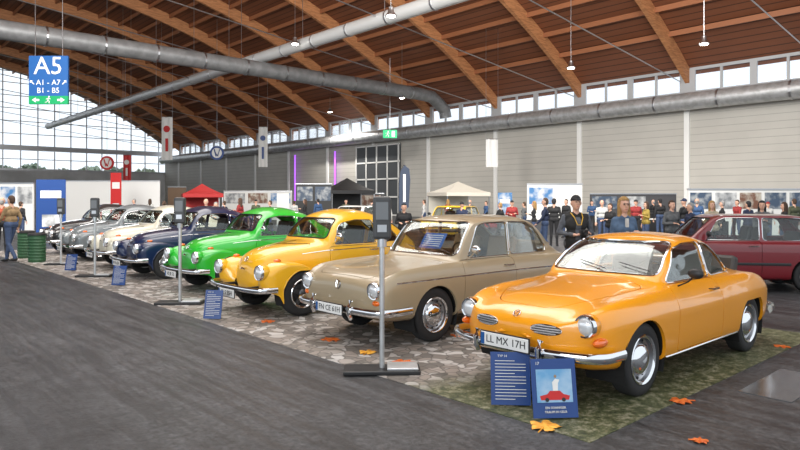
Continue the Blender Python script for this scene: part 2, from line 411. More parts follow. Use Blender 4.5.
RIMS=mat('silver_rim',(.55,.56,.58),.35,.8)
def info_board(x,y,rz,label,pic=False,w=.34,h=.45,group=None):
    t=thing('display_board',label,'info board',(x,y,0.006),rz,group); a=.22
    Rm=Matrix.Rotation(-a,3,'X')
    obj('front_panel',MB().box(0,math.sin(a)*h/2,math.cos(a)*h/2+.01,w,.012,h,Rm),PBLUE,t)
    obj('support_leg',MB().box(0,math.sin(a)*h+.02,h*.45,w*.6,.010,h*.92,Matrix.Rotation(.08,3,'X')),BLK,t)
    def P(u,v,off=.010): return Vector((u,math.sin(a)*v-math.cos(a)*off,math.cos(a)*v+.01+math.sin(a)*off))
    def patch(n,u,v,pw,ph,m,off=.009,par=None): return obj(n,MB().box(*P(u,v,off),pw,.003,ph,Rm),m,par or t)
    if pic:
        p=patch('photo_print',0,h*.54,w*.80,h*.56,BLUSKY)
        g=MB(); 
        pl=[(-.13,.30),(.13,.30),(.14,.37),(.08,.40),(.05,.455),(-.045,.455),(-.07,.40),(-.14,.37)]
        g.add([P(u*w*2.4,h*v,.012) for u,v in pl],[tuple(range(8))]); obj('print_motif',g,REDM,p,fix=False)
        for u in (-.075,.08): obj('print_motif',MB().add([P(u*w*2.4+.016*math.cos(q),h*.305+.016*math.sin(q),.013) for q in np.linspace(0,2*PI,10,endpoint=False)],[tuple(range(10))]),BLK,p,fix=False)
        obj('print_motif',MB().add([P(u*w*2.4,h*v,.0125) for u,v in ((-.015,.455),(.03,.455),(.035,.58),(.05,.64),(.01,.66),(-.02,.6))],[tuple(range(6))]),WHT2,p,fix=False)
        obj('print_motif',MB().add([P(.012*w*2.4+.011*math.cos(q),h*.70+.012*math.sin(q),.013) for q in np.linspace(0,2*PI,10,endpoint=False)],[tuple(range(10))]),TAN,p,fix=False)
        for k,s_ in enumerate(('EIN SONNIGER','TRAUM IN GELB')): text(s_,.024,WHT2,t,P(0,h*(.17-.07*k),.011),(PI/2-a,0,0))
        text('17',.032,WHT2,t,P(-w*.36,h*.92,.011),(PI/2-a,0,0))
    else:
        text('TYP 14',.026,WHT2,t,P(-w*.2,h*.92,.011),(PI/2-a,0,0))
        for k in range(13):
            ww=w*(.78 if k%4 else .5); c=P(-(w*.78-ww)/2,h*(.83-.06*k),.011); obj('print_line',MB().box(*c,ww,.002,.005,Rm),WHT2,t)
    return t
BLUSKY=mat('print_sky',(.12,.32,.55),.4,c2=(.35,.5,.65),sc=4)
# ============================ coupe
YO=paint('paint_orange_yellow',(.86,.33,.008)); 
rows=[(.03,.48,.16,.575,.14,.60,.11,.612,.07,.617),(.045,.43,.29,.60,.27,.632,.21,.648,.13,.655),(.075,.38,.43,.64,.41,.665,.32,.685,.20,.695),(.12,.345,.545,.685,.51,.695,.42,.72,.27,.732),(.19,.315,.645,.735,.59,.725,.48,.75,.32,.765),(.29,.29,.715,.78,.64,.765,.50,.785,.34,.802),
(.45,.27,.76,.818,.665,.805,.52,.82,.36,.842),(.84,.25,.795,.85,.67,.838,.54,.855,.37,.88),(1.2,.23,.80,.855,.69,.865,.58,.89,.42,.915),(1.37,.22,.80,.855,.70,.88,.63,.915,.50,.94),
(1.50,.22,.80,.86,.70,.885,.65,.98,.60,1.04),(1.65,.22,.80,.86,.70,.89,.66,1.09,.585,1.165),(1.85,.22,.80,.86,.70,.89,.665,1.195,.545,1.285),(2.1,.22,.80,.86,.70,.89,.665,1.245,.525,1.325),
(2.4,.22,.80,.86,.70,.89,.66,1.245,.52,1.325),(2.65,.22,.80,.86,.71,.885,.65,1.215,.51,1.295),(2.9,.23,.805,.865,.715,.885,.64,1.12,.50,1.195),(3.15,.24,.81,.865,.715,.88,.60,.985,.46,1.055),
(3.4,.25,.805,.855,.70,.87,.55,.905,.40,.945),(3.7,.28,.78,.82,.66,.83,.50,.85,.34,.87),(3.95,.33,.68,.74,.58,.75,.42,.765,.28,.775),(4.07,.40,.50,.64,.42,.65,.3,.66,.18,.665),(4.12,.46,.25,.57,.2,.58,.14,.585,.08,.59)]
sp=dict(rows=rows,side=[[(1.485,.903),(1.81,1.188),(2.05,1.235),(2.395,1.238),(2.395,.903)],[(2.43,.903),(2.43,1.236),(2.65,1.20),(2.88,1.075),(3.04,.93),(2.98,.903)]],
 ws=[(-.585,.958),(.585,.958),(.505,1.256),(-.505,1.256)],wsx=(1.33,2.2),rw=[(-.44,.99),(.44,.99),(.38,1.21),(-.38,1.21)],rwx=(2.45,3.5),door=[(1.42,.30),(2.42,.30),(2.42,.885),(1.45,.885)],
 hood=[(.20,-.30),(.5,-.45),(1.25,-.56),(1.33,0),(1.25,.56),(.5,.45),(.20,.30)],hz=.66,arches=[(.84,.345),(3.24,.35)],flat=.80,belt=.9,cowl=1.38,wtrim=CHR)
k=Car('car','orange yellow vintage coupe nearest the camera, blue display boards before its front bumper',sp,YO,CHR,.007)
k.liners([(.84,.355),(3.24,.355)],.40,.77); k.wheels((.84,3.24),.665,'slots',.315)
k.headlight(.61,.665,.088,YO,depth=.08,slant=.0); k.handle(2.28,.79); k.mirror(1.62,.865,BLK); k.wipers(.975,(-.5,-.05)); k.emblem(0,.70,.034)
for sg in (-1,1):
    k.line([(1.22,.275),(2.86,.275)],sg,.010)
    GY0,GZ0,GA,GB=.31,.612,.135,.040
    el=lambda a,b:(GY0+GA*a,GZ0+GB*b)
    for z in np.linspace(-.72,.72,4): 
        hw=math.sqrt(1-z*z)*.97; p=[k.hf(sg*(GY0+GA*u*hw),GZ0+GB*z) for u in np.linspace(-1,1,8)]; obj('grille_slat',MB().tube([q+Vector((-.012,0,0)) for q in p if q],.0068,5),RIMS,k.root,smooth=True)
    obj('grille_ring',MB().tube([k.hf(sg*el(math.cos(t*PI/12),0)[0],el(0,math.sin(t*PI/12))[1])+Vector((-.004,0,0)) for t in range(24)],.006,6,True),CHR,k.root,smooth=True)
    G=[[k.hf(sg*(GY0+GA*.96*u*math.sqrt(max(.0001,1-(v*.95)**2))),GZ0+GB*.95*v)+Vector((-.003,0,0)) for u in np.linspace(-1,1,9)] for v in np.linspace(-1,1,7)]
    obj('grille_recess',MB().grid(G),GRL,k.root,fix=False)
    p=k.hs(.26,.535,sg); obj('turn_signal',MB().sphere(p+Vector((-.01,-sg*.005,0)),.068,14,1.5,.62,.60),AMB,k.root,smooth=True)
    obj('tail_light',MB().sphere(k.hr(sg*.52,.62) or (4,sg*.52,.62),.06,12,.6,.8,1.4),REDL,k.root,smooth=True)
    obj('bumper_guard',MB().tube([(-.045,sg*.33,.36),(-.075,sg*.33,.42),(-.08,sg*.33,.48),(-.05,sg*.33,.54)],.026,8),CHR,k.root,smooth=True)
bp=[(.42,.81),(.22,.80),(.09,.72),(.01,.54),(-.035,.3),(-.045,0)]; bp=bp+[(x,-y) for x,y in bp[-2::-1]]
sm=lambda b: [tuple(q) for q in pchip(np.arange(len(b)),np.array(b),np.linspace(0,len(b)-1,41))]
obj('front_bumper',MB().tube([(x,y,.435) for x,y in sm(bp)],.022,10,sz=1.9),CHR,k.root,smooth=True)
bp2=[(3.75,.80),(3.95,.76),(4.1,.6),(4.18,.3),(4.19,0)]; bp2=bp2+[(x,-y) for x,y in bp2[-2::-1]]
obj('rear_bumper',MB().tube([(x,y,.42) for x,y in sm(bp2)],.024,10,sz=1.9),CHR,k.root,smooth=True)
k.plate('LL MX 17H',-.10,.485)
k.root.location=(5.20-.84,3.40,.006); ghia=k
# ============================ fastback saloon
BG=paint('paint_beige_gold',(.36,.285,.18),.36,0,.6)
rows=[(.07,.46,.60,.61,.57,.64,.48,.675,.30,.69),(.085,.40,.69,.66,.66,.69,.55,.72,.34,.732),(.12,.355,.75,.73,.70,.735,.59,.762,.37,.772),(.20,.32,.78,.81,.71,.795,.61,.808,.40,.816),
(.42,.29,.79,.87,.72,.84,.63,.846,.44,.853),(.93,.27,.80,.90,.72,.865,.66,.878,.45,.888),(1.33,.25,.80,.91,.72,.905,.67,.92,.5,.935),(1.47,.25,.80,.905,.72,.91,.685,1.02,.645,1.06),(1.61,.25,.80,.905,.72,.915,.69,1.21,.635,1.26),
(1.78,.25,.80,.905,.72,.92,.69,1.36,.61,1.425),(2.08,.25,.80,.905,.72,.92,.69,1.40,.605,1.468),(2.75,.25,.80,.905,.72,.92,.69,1.395,.60,1.462),(3.0,.25,.80,.905,.72,.92,.69,1.35,.59,1.415),(3.28,.26,.80,.905,.72,.915,.68,1.21,.55,1.28),
(3.55,.28,.795,.895,.71,.90,.65,1.04,.49,1.10),(3.85,.31,.78,.85,.69,.86,.58,.90,.42,.93),(4.1,.36,.71,.73,.62,.74,.5,.755,.3,.765),(4.19,.42,.55,.62,.48,.63,.36,.64,.2,.65)]
sp=dict(rows=rows,side=[[(1.58,.945),(1.805,1.325),(1.95,1.367),(2.405,1.375),(2.405,.945)],[(2.445,.945),(2.445,1.375),(2.87,1.36),(3.05,1.275),(3.29,1.02),(3.25,.945)]],
 ws=[(-.635,.97),(.635,.97),(.57,1.385),(-.57,1.385)],wsx=(1.3,2.2),rw=[(-.48,1.02),(.48,1.02),(.46,1.32),(-.46,1.32)],rwx=(2.85,3.9),door=[(1.40,.32),(2.42,.32),(2.42,.918),(1.42,.918)],
 hood=[(.15,-.51),(.6,-.585),(1.26,-.61),(1.30,0),(1.26,.61),(.6,.585),(.15,.51)],hz=.6,arches=[(.93,.355),(3.33,.36)],flat=.85,belt=.94,cowl=1.38,wtrim=CHR,seat=TAN)
k=Car('car','beige gold vintage two-door saloon between the orange coupe and the yellow rounded car',sp,BG,CHR,.007)
k.liners([(.93,.365),(3.33,.365)],.40,.77); k.wheels((.93,3.33),.67,'slots',.32)
k.headlight(.645,.665,.092,BG,depth=.05,slant=.1); k.handle(2.3,.82); k.mirror(1.55,.93,CHR); k.wipers(.985,(-.52,-.05)); k.emblem(0,.685,.05)
for sg in (-1,1):
    k.line([(.30,.74),(1.2,.745),(2.4,.745),(3.9,.73)],sg,.009); k.line([(1.32,.33),(2.92,.33)],sg,.012,CHR,'sill_trim')
    p=k.hf(sg*.66,.53); obj('turn_signal',MB().sphere(p+Vector((.02,0,0)),.05,14,.8,1.2,.7),AMB,k.root,smooth=True)
    obj('bumper_guard',MB().tube([(-.02,sg*.36,.33),(-.055,sg*.36,.40),(-.06,sg*.36,.47),(-.025,sg*.36,.54)],.026,8),CHR,k.root,smooth=True)
    obj('tail_light',MB().sphere(k.hr(sg*.60,.62) or (4.1,sg*.6,.6),.06,12,.6,.8,1.6),REDL,k.root,smooth=True)
bp=[(.48,.83),(.22,.825),(.06,.78),(.0,.60),(-.02,.3),(-.025,0)]; bp=bp+[(x,-y) for x,y in bp[-2::-1]]
obj('front_bumper',MB().tube([(x,y,.43) for x,y in sm(bp)],.022,10,sz=2),CHR,k.root,smooth=True)
bp2=[(3.85,.82),(4.05,.79),(4.2,.6),(4.26,.3),(4.27,0)]; bp2=bp2+[(x,-y) for x,y in bp2[-2::-1]]
obj('rear_bumper',MB().tube([(x,y,.43) for x,y in sm(bp2)],.024,10,sz=2),CHR,k.root,smooth=True)
k.plate('FN CE 61H',-.07,.42)
Rn=Matrix.Rotation(.62,3,'Y'); ps=obj('windshield_notice',MB().box(1.60,-.05,1.13,.006,.40,.24,Rn),mat('notice_blue',(.02,.12,.42),.5),k.root)
for j in range(6):
    c=Vector((1.60,-.05,1.13))+Rn@Vector((-.006,0,.08-.032*j)); obj('notice_line',MB().box(*c,.003,.32,.009,Rn),WHT2,ps)
k.root.location=(5.38-.93,6.07,.006); t3=k
# ============================ rounded car
YB=paint('paint_warm_yellow',(.86,.45,.015))
rows=[(.25,.42,.18,.56,.17,.60,.14,.63,.10,.64),(.27,.37,.26,.61,.25,.68,.21,.72,.14,.74),(.335,.33,.325,.66,.32,.77,.275,.82,.18,.845),(.49,.30,.375,.71,.373,.845,.335,.905,.23,.935),(.8,.27,.44,.75,.44,.90,.40,.965,.28,.995),
(1.1,.25,.545,.76,.55,.945,.50,1.005,.36,1.035),(1.27,.24,.62,.77,.625,.975,.585,1.035,.47,1.06),(1.38,.24,.655,.78,.66,.985,.63,1.14,.56,1.22),(1.50,.24,.67,.79,.675,.985,.645,1.27,.54,1.38),(1.65,.24,.675,.8,.68,.99,.65,1.34,.515,1.475),
(1.90,.24,.68,.8,.68,.99,.65,1.375,.50,1.525),(2.2,.24,.68,.8,.68,.99,.65,1.365,.495,1.515),(2.5,.24,.665,.78,.67,.98,.635,1.31,.485,1.455),(2.8,.25,.63,.77,.635,.965,.595,1.21,.455,1.34),(3.1,.26,.56,.75,.56,.93,.51,1.08,.39,1.18),
(3.4,.28,.48,.70,.48,.84,.42,.93,.30,1.00),(3.7,.33,.39,.62,.38,.70,.32,.755,.22,.80),(3.86,.40,.28,.53,.27,.57,.21,.60,.13,.62)]
sp=dict(rows=rows,side=[[(1.43,1.0),(1.53,1.235),(1.63,1.31),(1.90,1.353),(2.25,1.345),(2.25,1.0)],[(2.31,1.0),(2.31,1.335),(2.45,1.305),(2.62,1.205),(2.77,1.05),(2.75,1.0)]],
 ws=[(-.56,1.085),(.56,1.085),(.46,1.385),(-.46,1.385)],wsx=(1.15,2.2),rw=[(-.42,1.12),(.42,1.12),(.36,1.34),(-.36,1.34)],rwx=(2.4,3.6),door=[(1.36,.34),(2.29,.34),(2.29,.965),(1.34,.965)],
 hood=[(.29,-.20),(.45,-.30),(.85,-.37),(1.13,-.47),(1.22,0),(1.13,.47),(.85,.37),(.45,.30),(.29,.20)],hz=.66,belt=1.0,cowl=1.25,wtrim=RUB)
k=Car('car','warm yellow rounded vintage car with dark spoked wheels beside the beige saloon',sp,YB,CHR,.007)
def fender(A,B,Cc,ax,yA,yB,yC,rl,m,root,sg,t0=-22):
    n=len(A); th=np.radians(np.linspace(t0,180-t0,n)); D=[(ax-rl*math.cos(t),.31+rl*math.sin(t)) for t in th]
    u=np.arange(n); us=np.linspace(0,n-1,44)
    cs=[pchip(u,np.array(q,float),us) for q in (A,B,Cc,D)]
    ys=[yA,yB,yC,yC+.012]; G=[]
    for i in range(44):
        P=np.array([(cs[j][i][0],ys[j],cs[j][i][1]) for j in range(4)])
        P=np.insert(P,1,(P[0]*.45+P[1]*.55)+np.array([(P[1][0]-P[0][0])*.2,0,(P[1][2]-P[0][2])*.28]),0)
        s_=np.concatenate([[0],np.cumsum(np.sqrt(((P[1:]-P[:-1])**2).sum(1))+1e-4)]); ts=np.linspace(0,s_[-1],18)
        Q=pchip(s_,P,ts); G.append([(a,sg*b,c) for a,b,c in Q])
    lip=MB().tube([g_[-1] for g_ in G],.008,6)
    me=MB().grid(G); me.add(lip.v,lip.f); return obj('fender',me,m,root,smooth=True)
A=[(.30,.36),(.29,.45),(.35,.52),(.46,.56),(.64,.575),(.85,.565),(1.04,.53),(1.20,.46),(1.33,.40),(1.42,.33)]
B=[(.27,.37),(.18,.48),(.16,.63),(.25,.75),(.43,.795),(.68,.775),(.93,.675),(1.13,.53),(1.29,.415),(1.40,.34)]
Cc=[(.38,.33),(.32,.46),(.31,.60),(.40,.705),(.57,.752),(.78,.735),(.96,.64),(1.11,.515),(1.22,.41),(1.31,.33)]
A2=[(2.66,.34),(2.76,.46),(2.88,.56),(3.04,.64),(3.24,.68),(3.44,.64),(3.6,.56),(3.72,.46),(3.80,.40),(3.82,.34)]
B2=[(2.66,.34),(2.73,.49),(2.84,.64),(3.02,.77),(3.24,.825),(3.5,.775),(3.72,.65),(3.84,.49),(3.88,.38),(3.86,.32)]
C2=[(2.72,.32),(2.79,.46),(2.88,.60),(3.04,.72),(3.24,.77),(3.46,.72),(3.64,.60),(3.74,.47),(3.78,.37),(3.77,.31)]
for sg in (-1,1):
    fender(A,B,Cc,.80,.35,.61,.755,.36,YB,k.root,sg,-15); fender(A2,B2,C2,3.2,.42,.63,.755,.355,YB,k.root,sg)
    g=MB(); g.box(2.02,sg*.69,.315,1.36,.15,.035); obj('running_board',g,RUB,k.root,bevel=.01)
    obj('running_board_trim',MB().tube([(1.34,sg*.768,.325),(2.7,sg*.768,.325)],.008,6),CHR,k.root)
    k.line([(.95,.865),(1.3,.91),(2.0,.925),(2.75,.90)],sg,.007)
    obj('turn_signal',MB().sphere((.45,sg*.60,.805),.04,12,1.5,.9,.7),AMB,k.root,smooth=True)
    obj('tail_light',MB().sphere((3.80,sg*.62,.60),.06,12,.7,.9,1.5),REDL,k.root,smooth=True)
    obj('bumper_strut',MB().tube([(.32,sg*.35,.42),(.05,sg*.35,.42)],.02,6),BLK,k.root)
k.liners([(.8,.34),(3.2,.34)],.50,.70); k.wheels((.80,3.20),.655,'spoke',.325)
k.headlight(.61,.655,.10,YB,x=.15,depth=.11,slant=.0); k.handle(2.18,.89); k.mirror(1.40,1.0,CHR); k.wipers(1.09,(-.46,-.02),.34); k.emblem(0,.80,.042)
p=[k.ht(x,0) for x in (.36,.5,.7,.95,1.15)]; obj('hood_strip',MB().tube([q for q in p if q],.007,6),CHR,k.root)
obj('hood_handle',MB().tube([k.hf(-.06,.66)+Vector((-.02,0,0)),k.hf(0,.68)+Vector((-.035,0,0)),k.hf(.06,.66)+Vector((-.02,0,0))],.012,6),CHR,k.root,smooth=True)
bp=[(.34,.79),(.18,.775),(.08,.70),(.03,.5),(.01,.25),(.005,0)]; bp=bp+[(x,-y) for x,y in bp[-2::-1]]
obj('front_bumper',MB().tube([(x,y,.42) for x,y in sm(bp)],.018,10,sz=2.2),CHR,k.root,smooth=True)
bp2=[(3.78,.79),(3.92,.76),(3.99,.65),(4.03,.3),(4.04,0)]; bp2=bp2+[(x,-y) for x,y in bp2[-2::-1]]
obj('rear_bumper',MB().tube([(x,y,.44) for x,y in sm(bp2)],.020,10,sz=2.3),CHR,k.root,smooth=True)
b1=k; b1.root.location=(5.16-.8,8.5,.006)
def beetle_copy(y,x,col,label,wstyle,ptext):
    r=dup(b1.root,(x-.8,y,.006),0,label); recolor(r,YB,col)
    for o in [c for c in r.children if c.name.split('.')[0]=='wheel']:
        for ch in list(o.children): bpy.data.objects.remove(ch)
        bpy.data.objects.remove(o)
    for ax in (.8,3.2):
        for sg in (-1,1): wheel(r,ax,sg*.655,sg,wstyle,.325)
    class D: pass
    q=D(); q.root=r; Car.plate(q,ptext,-.03,.34,.46)
    return r
GR=paint('paint_vivid_green',(.02,.45,.03)); BL=paint('paint_navy_blue',(.003,.014,.06)); CW=paint('paint_cream',(.68,.64,.52)); GY=paint('paint_silver_grey',(.15,.17,.18)); SV=paint('paint_black',(.018,.018,.02))
gb=beetle_copy(11.3,5.50,GR,'vivid green rounded vintage car behind the yellow one','spoke','VS JR 73')
bb=beetle_copy(14.0,5.45,BL,'dark blue rounded vintage car between the green and cream ones','cap','RV K 62H')
wb=beetle_copy(16.5,5.65,CW,'cream white rounded vintage car behind the dark blue one','cap','TT VW 58')
yb=beetle_copy(19.1,5.65,GY,'silver grey rounded vintage car behind the cream one','cap','FN B 54H')
zb=beetle_copy(21.7,5.75,SV,'black rounded vintage car farthest along the row','cap','KN U 51')
Car.plate(b1,'FL S 55H',-.03,.34,.46)
print('beetles',time.time()-T0)
# ============================ hatchback
RD=paint('paint_dark_red',(.16,.005,.011))
rows=[(.04,.40,.66,.58,.64,.62,.54,.64,.3,.645),(.06,.30,.76,.66,.74,.70,.64,.715,.38,.72),(.10,.26,.785,.73,.77,.775,.68,.795,.42,.80),(.4,.24,.795,.79,.785,.835,.71,.86,.45,.87),(1.0,.22,.80,.83,.79,.90,.72,.93,.52,.945),(1.14,.22,.80,.84,.795,.915,.73,.98,.66,.99),
(1.32,.22,.80,.85,.795,.92,.745,1.14,.68,1.16),(1.56,.22,.80,.85,.795,.93,.745,1.335,.655,1.365),(1.75,.22,.80,.85,.795,.93,.745,1.375,.65,1.405),(2.8,.22,.80,.85,.795,.93,.745,1.375,.65,1.405),(3.15,.22,.80,.85,.795,.93,.745,1.34,.64,1.37),
(3.42,.23,.795,.85,.79,.92,.73,1.12,.65,1.17),(3.6,.25,.79,.82,.78,.89,.72,.95,.66,.97),(3.7,.28,.78,.74,.77,.78,.69,.80,.45,.81),(3.76,.32,.74,.62,.72,.66,.6,.68,.35,.69)]
sp=dict(rows=rows,side=[[(1.41,.95),(1.59,1.29),(1.74,1.345),(2.30,1.345),(2.30,.95)],[(2.36,.95),(2.36,1.345),(2.98,1.34),(3.14,1.26),(3.28,.98),(3.2,.95)]],
 ws=[(-.65,.985),(.65,.985),(.60,1.33),(-.60,1.33)],wsx=(1.05,1.95),rw=[(-.58,.98),(.58,.98),(.55,1.28),(-.55,1.28)],rwx=(3.0,3.8),door=[(1.24,.30),(2.32,.30),(2.32,.93),(1.26,.93)],
 hood=[(.14,-.64),(1.05,-.66),(1.08,0),(1.05,.66),(.14,.64)],hz=.74,arches=[(.76,.35),(3.16,.35)],belt=.94,cowl=1.12)
k=Car('car','dark red hatchback with black side strip parked behind the orange coupe',sp,RD,CHR,.006)
k.liners([(.76,.355),(3.16,.355)],.4,.77); k.wheels((.76,3.16),.68,'plain',.30); k.handle(2.2,.84); k.mirror(1.4,.93,BLK,(-1,1),1.2)
for sg in (-1,1):
    k.line([(1.12,.52),(2.80,.52)],sg,.014,BLK,'rub_strip',2); obj('tail_light',MB().box(3.715,sg*.63,.72,.05,.2,.12),REDL,k.root)
k.headlight(.58,.60,.085,None)
obj('grille_mesh',MB().box(.045,0,.60,.03,1.36,.17),BLK,k.root,bevel=.01)
for x0,nm in ((0,'front_bumper'),(3.80,'rear_bumper')): 
    s_=1 if x0 else -1
    obj(nm,MB().tube([(x0-s_*.45,.80,.42),(x0-s_*.05,.78,.42),(x0+s_*.02,.6,.42),(x0+s_*.03,0,.42),(x0+s_*.02,-.6,.42),(x0-s_*.05,-.78,.42),(x0-s_*.45,-.80,.42)],.035,8,sz=2),BLK,k.root,smooth=True)
wx,wy=gp(812,294); rz=-math.radians(52)
c,s_=math.cos(rz),math.sin(rz); lx,ly=3.16,-.75
k.root.location=(wx-(lx*c-ly*s_),wy-(lx*s_+ly*c),0); k.root.rotation_euler=(0,0,rz); golf=k
print('golf',time.time()-T0)
# ================================================================ SETTING
def flmat():
    M=bpy.data.materials.new('asphalt_floor'); M.use_nodes=True; n=M.node_tree.nodes; L=M.node_tree.links; p=n['Principled BSDF']
    tc=n.new('ShaderNodeTexCoord')
    def nz(sc,det,ro,scale=None):
        t=n.new('ShaderNodeTexNoise'); t.inputs['Scale'].default_value=sc; t.inputs['Detail'].default_value=det; t.inputs['Roughness'].default_value=ro
        if scale: mp=n.new('ShaderNodeMapping'); mp.inputs['Scale'].default_value=scale; L.new(tc.outputs['Object'],mp.inputs[0]); L.new(mp.outputs[0],t.inputs[0])
        else: L.new(tc.outputs['Object'],t.inputs[0])
        return t
    fine=nz(20,8,.8); mid=nz(4,8,.7); big=nz(.5,5,.6); streak=nz(5,6,.6,(1.6,.10,1))
    def mr(t,a,b,c,d):
        r=n.new('ShaderNodeMapRange'); r.inputs[1].default_value=a; r.inputs[2].default_value=b; r.inputs[3].default_value=c; r.inputs[4].default_value=d; L.new(t.outputs[0],r.inputs[0]); return r
    def mul(a,b):
        m=n.new('ShaderNodeMath'); m.operation='MULTIPLY'; L.new(a.outputs[0],m.inputs[0]); L.new(b.outputs[0],m.inputs[1]); return m
    v=mul(mul(mr(fine,.35,.65,.15,1.85),mr(mid,.35,.65,.7,1.3)),mul(mr(big,.35,.65,.75,1.25),mr(streak,.38,.62,.65,1.4)))
    m=n.new('ShaderNodeMix'); m.data_type='RGBA'; m.clamp_factor=False; m.inputs[6].default_value=(0,0,0,1); m.inputs[7].default_value=(.042,.043,.046,1); L.new(v.outputs[0],m.inputs[0]); L.new(m.outputs[2],p.inputs['Base Color'])
    L.new(mr(streak,.35,.65,.36,.62).outputs[0],p.inputs['Roughness'])
    bu=n.new('ShaderNodeBump'); bu.inputs['Strength'].default_value=.7; bu.inputs['Distance'].default_value=.01; L.new(fine.outputs[0],bu.inputs['Height']); L.new(bu.outputs[0],p.inputs['Normal'])
    return M
struct('floor',MB().box(8,46,-.1,70,118,.2),flmat())
def carpmat():
    M=bpy.data.materials.new('printed_stone_carpet'); M.use_nodes=True; n=M.node_tree.nodes; L=M.node_tree.links; p=n['Principled BSDF']; p.inputs['Roughness'].default_value=.6
    tc=n.new('ShaderNodeTexCoord'); nd=n.new('ShaderNodeTexNoise'); nd.inputs['Scale'].default_value=3; L.new(tc.outputs['Object'],nd.inputs[0])
    va=n.new('ShaderNodeMixRGB'); va.blend_type='ADD'; va.inputs[0].default_value=.25; L.new(tc.outputs['Object'],va.inputs[1]); L.new(nd.outputs[1],va.inputs[2])
    v=n.new('ShaderNodeTexVoronoi'); v.inputs['Scale'].default_value=8; L.new(va.outputs[0],v.inputs[0])
    e=n.new('ShaderNodeTexVoronoi'); e.feature='DISTANCE_TO_EDGE'; e.inputs['Scale'].default_value=8; L.new(va.outputs[0],e.inputs[0])
    bw=n.new('ShaderNodeRGBToBW'); L.new(v.outputs['Color'],bw.inputs[0]); cr_=n.new('ShaderNodeValToRGB'); r=cr_.color_ramp; r.elements[0].color=(.15,.135,.12,1); r.elements[1].color=(.50,.48,.46,1); r.elements[0].position=.25; r.elements[1].position=.8
    q=r.elements.new(.5); q.color=(.28,.24,.21,1); L.new(bw.outputs[0],cr_.inputs[0])
    lt=n.new('ShaderNodeMapRange'); lt.inputs[1].default_value=.0; lt.inputs[2].default_value=.09; lt.inputs[3].default_value=.85; lt.inputs[4].default_value=0; L.new(e.outputs['Distance'],lt.inputs[0])
    m1=n.new('ShaderNodeMix'); m1.data_type='RGBA'; L.new(lt.outputs[0],m1.inputs[0]); L.new(cr_.outputs[0],m1.inputs[6]); m1.inputs[7].default_value=(.05,.045,.04,1)
    nz=n.new('ShaderNodeTexNoise'); nz.inputs['Scale'].default_value=9; nz.inputs['Detail'].default_value=9; nz.inputs['Roughness'].default_value=.85; L.new(tc.outputs['Object'],nz.inputs[0])
    c2=n.new('ShaderNodeValToRGB'); c2.color_ramp.elements[0].position=.40; c2.color_ramp.elements[1].position=.62; c2.color_ramp.elements[0].color=(.018,.028,.012,1); c2.color_ramp.elements[1].color=(.30,.28,.20,1); w=c2.color_ramp.elements.new(.5); w.color=(.08,.09,.035,1); L.new(nz.outputs[0],c2.inputs[0])
    sx=n.new('ShaderNodeSeparateXYZ'); L.new(tc.outputs['Object'],sx.inputs[0]); nz2=n.new('ShaderNodeTexNoise'); nz2.inputs['Scale'].default_value=1.2; L.new(tc.outputs['Object'],nz2.inputs[0])
    s1=n.new('ShaderNodeMath'); s1.operation='ADD'; L.new(sx.outputs[1],s1.inputs[0]); L.new(nz2.outputs[0],s1.inputs[1])
    mr=n.new('ShaderNodeMapRange'); mr.inputs[1].default_value=4.3; mr.inputs[2].default_value=4.9; L.new(s1.outputs[0],mr.inputs[0])
    m2=n.new('ShaderNodeMix'); m2.data_type='RGBA'; L.new(mr.outputs[0],m2.inputs[0]); L.new(c2.outputs[0],m2.inputs[6]); L.new(m1.outputs[2],m2.inputs[7]); L.new(m2.outputs[2],p.inputs['Base Color'])
    return M
tag(obj('exhibition_carpet',MB().box(6.55,13.2,.0025,5.2,21.6,.005),carpmat()),'printed cobblestone and moss carpet laid under the row of vintage cars','carpet')
hx,hy=gp(768,390); tag(obj('floor_hatch',MB().box(hx+.3,hy-.05,.003,1.1,.42,.006),mat('hatch_steel',(.12,.125,.13),.2,.5,c2=(.17,.17,.17),sc=9)),'flat metal service hatch in the asphalt beside the carpet','hatch')
XC,ZA=8,21; RR=(34**2+10.7**2)/21.4
def zr(x): return ZA-RR+math.sqrt(max(0,RR*RR-(x-XC)**2))
WOOD=stripemat('roof_deck',(.22,.076,.034),(.07,.025,.012),0,.45,.14,.6); BEAM=mat('glulam',(.54,.24,.10),.6,c2=(.38,.16,.065),sc=2,st=(1,1,8)); PUR=mat('purlin_wood',(.32,.12,.05),.6)
xs=[XC-34+i*68.6/40 for i in range(41)]
struct('ceiling',MB().grid([[(x,y,zr(x)) for y in (-12,20,50,80,104)] for x in xs]),WOOD,smooth=False,fix=False)
ys=[-5.6+8*i for i in range(14)]
nt=0
def trim(g,m,**k):
    global nt; nt+=1; return struct('trim_%d'%nt,g,m,**k)
for y in ys:
    G=MB(); 
    for a,b in zip(xs[:-1],xs[1:]):
        G.add([(a,y-.14,zr(a)-.01),(b,y-.14,zr(b)-.01),(b,y+.14,zr(b)-.01),(a,y+.14,zr(a)-.01),(a,y-.14,zr(a)-1.0),(b,y-.14,zr(b)-1.0),(b,y+.14,zr(b)-1.0),(a,y+.14,zr(a)-1.0)],[(4,5,1,0),(7,3,2,6),(4,7,6,5)])
    trim(G,BEAM)
    if y>0: trim(MB().tube([(41.8,y+.3,zr(41.8)-1.1),(XC,y+.3,13.4),(-26,y+.3,zr(-26)-1.1)],.035,6),ALU)
for x in np.arange(-14,41,1.9): trim(MB().box(x,46,zr(x)-.20,.12,116,.32),PUR)
SID=stripemat('wall_siding',(.52,.50,.455),(.33,.32,.29),2,.45,.08,.6)
struct('wall_right',MB().box(42.2,46,4.25,.3,116,8.5),SID)
for y in ys: trim(MB().box(41.98,y,4.25,.14,.34,8.5),WHITE)
MUL=mat('window_frame',(.44,.45,.46),.5)
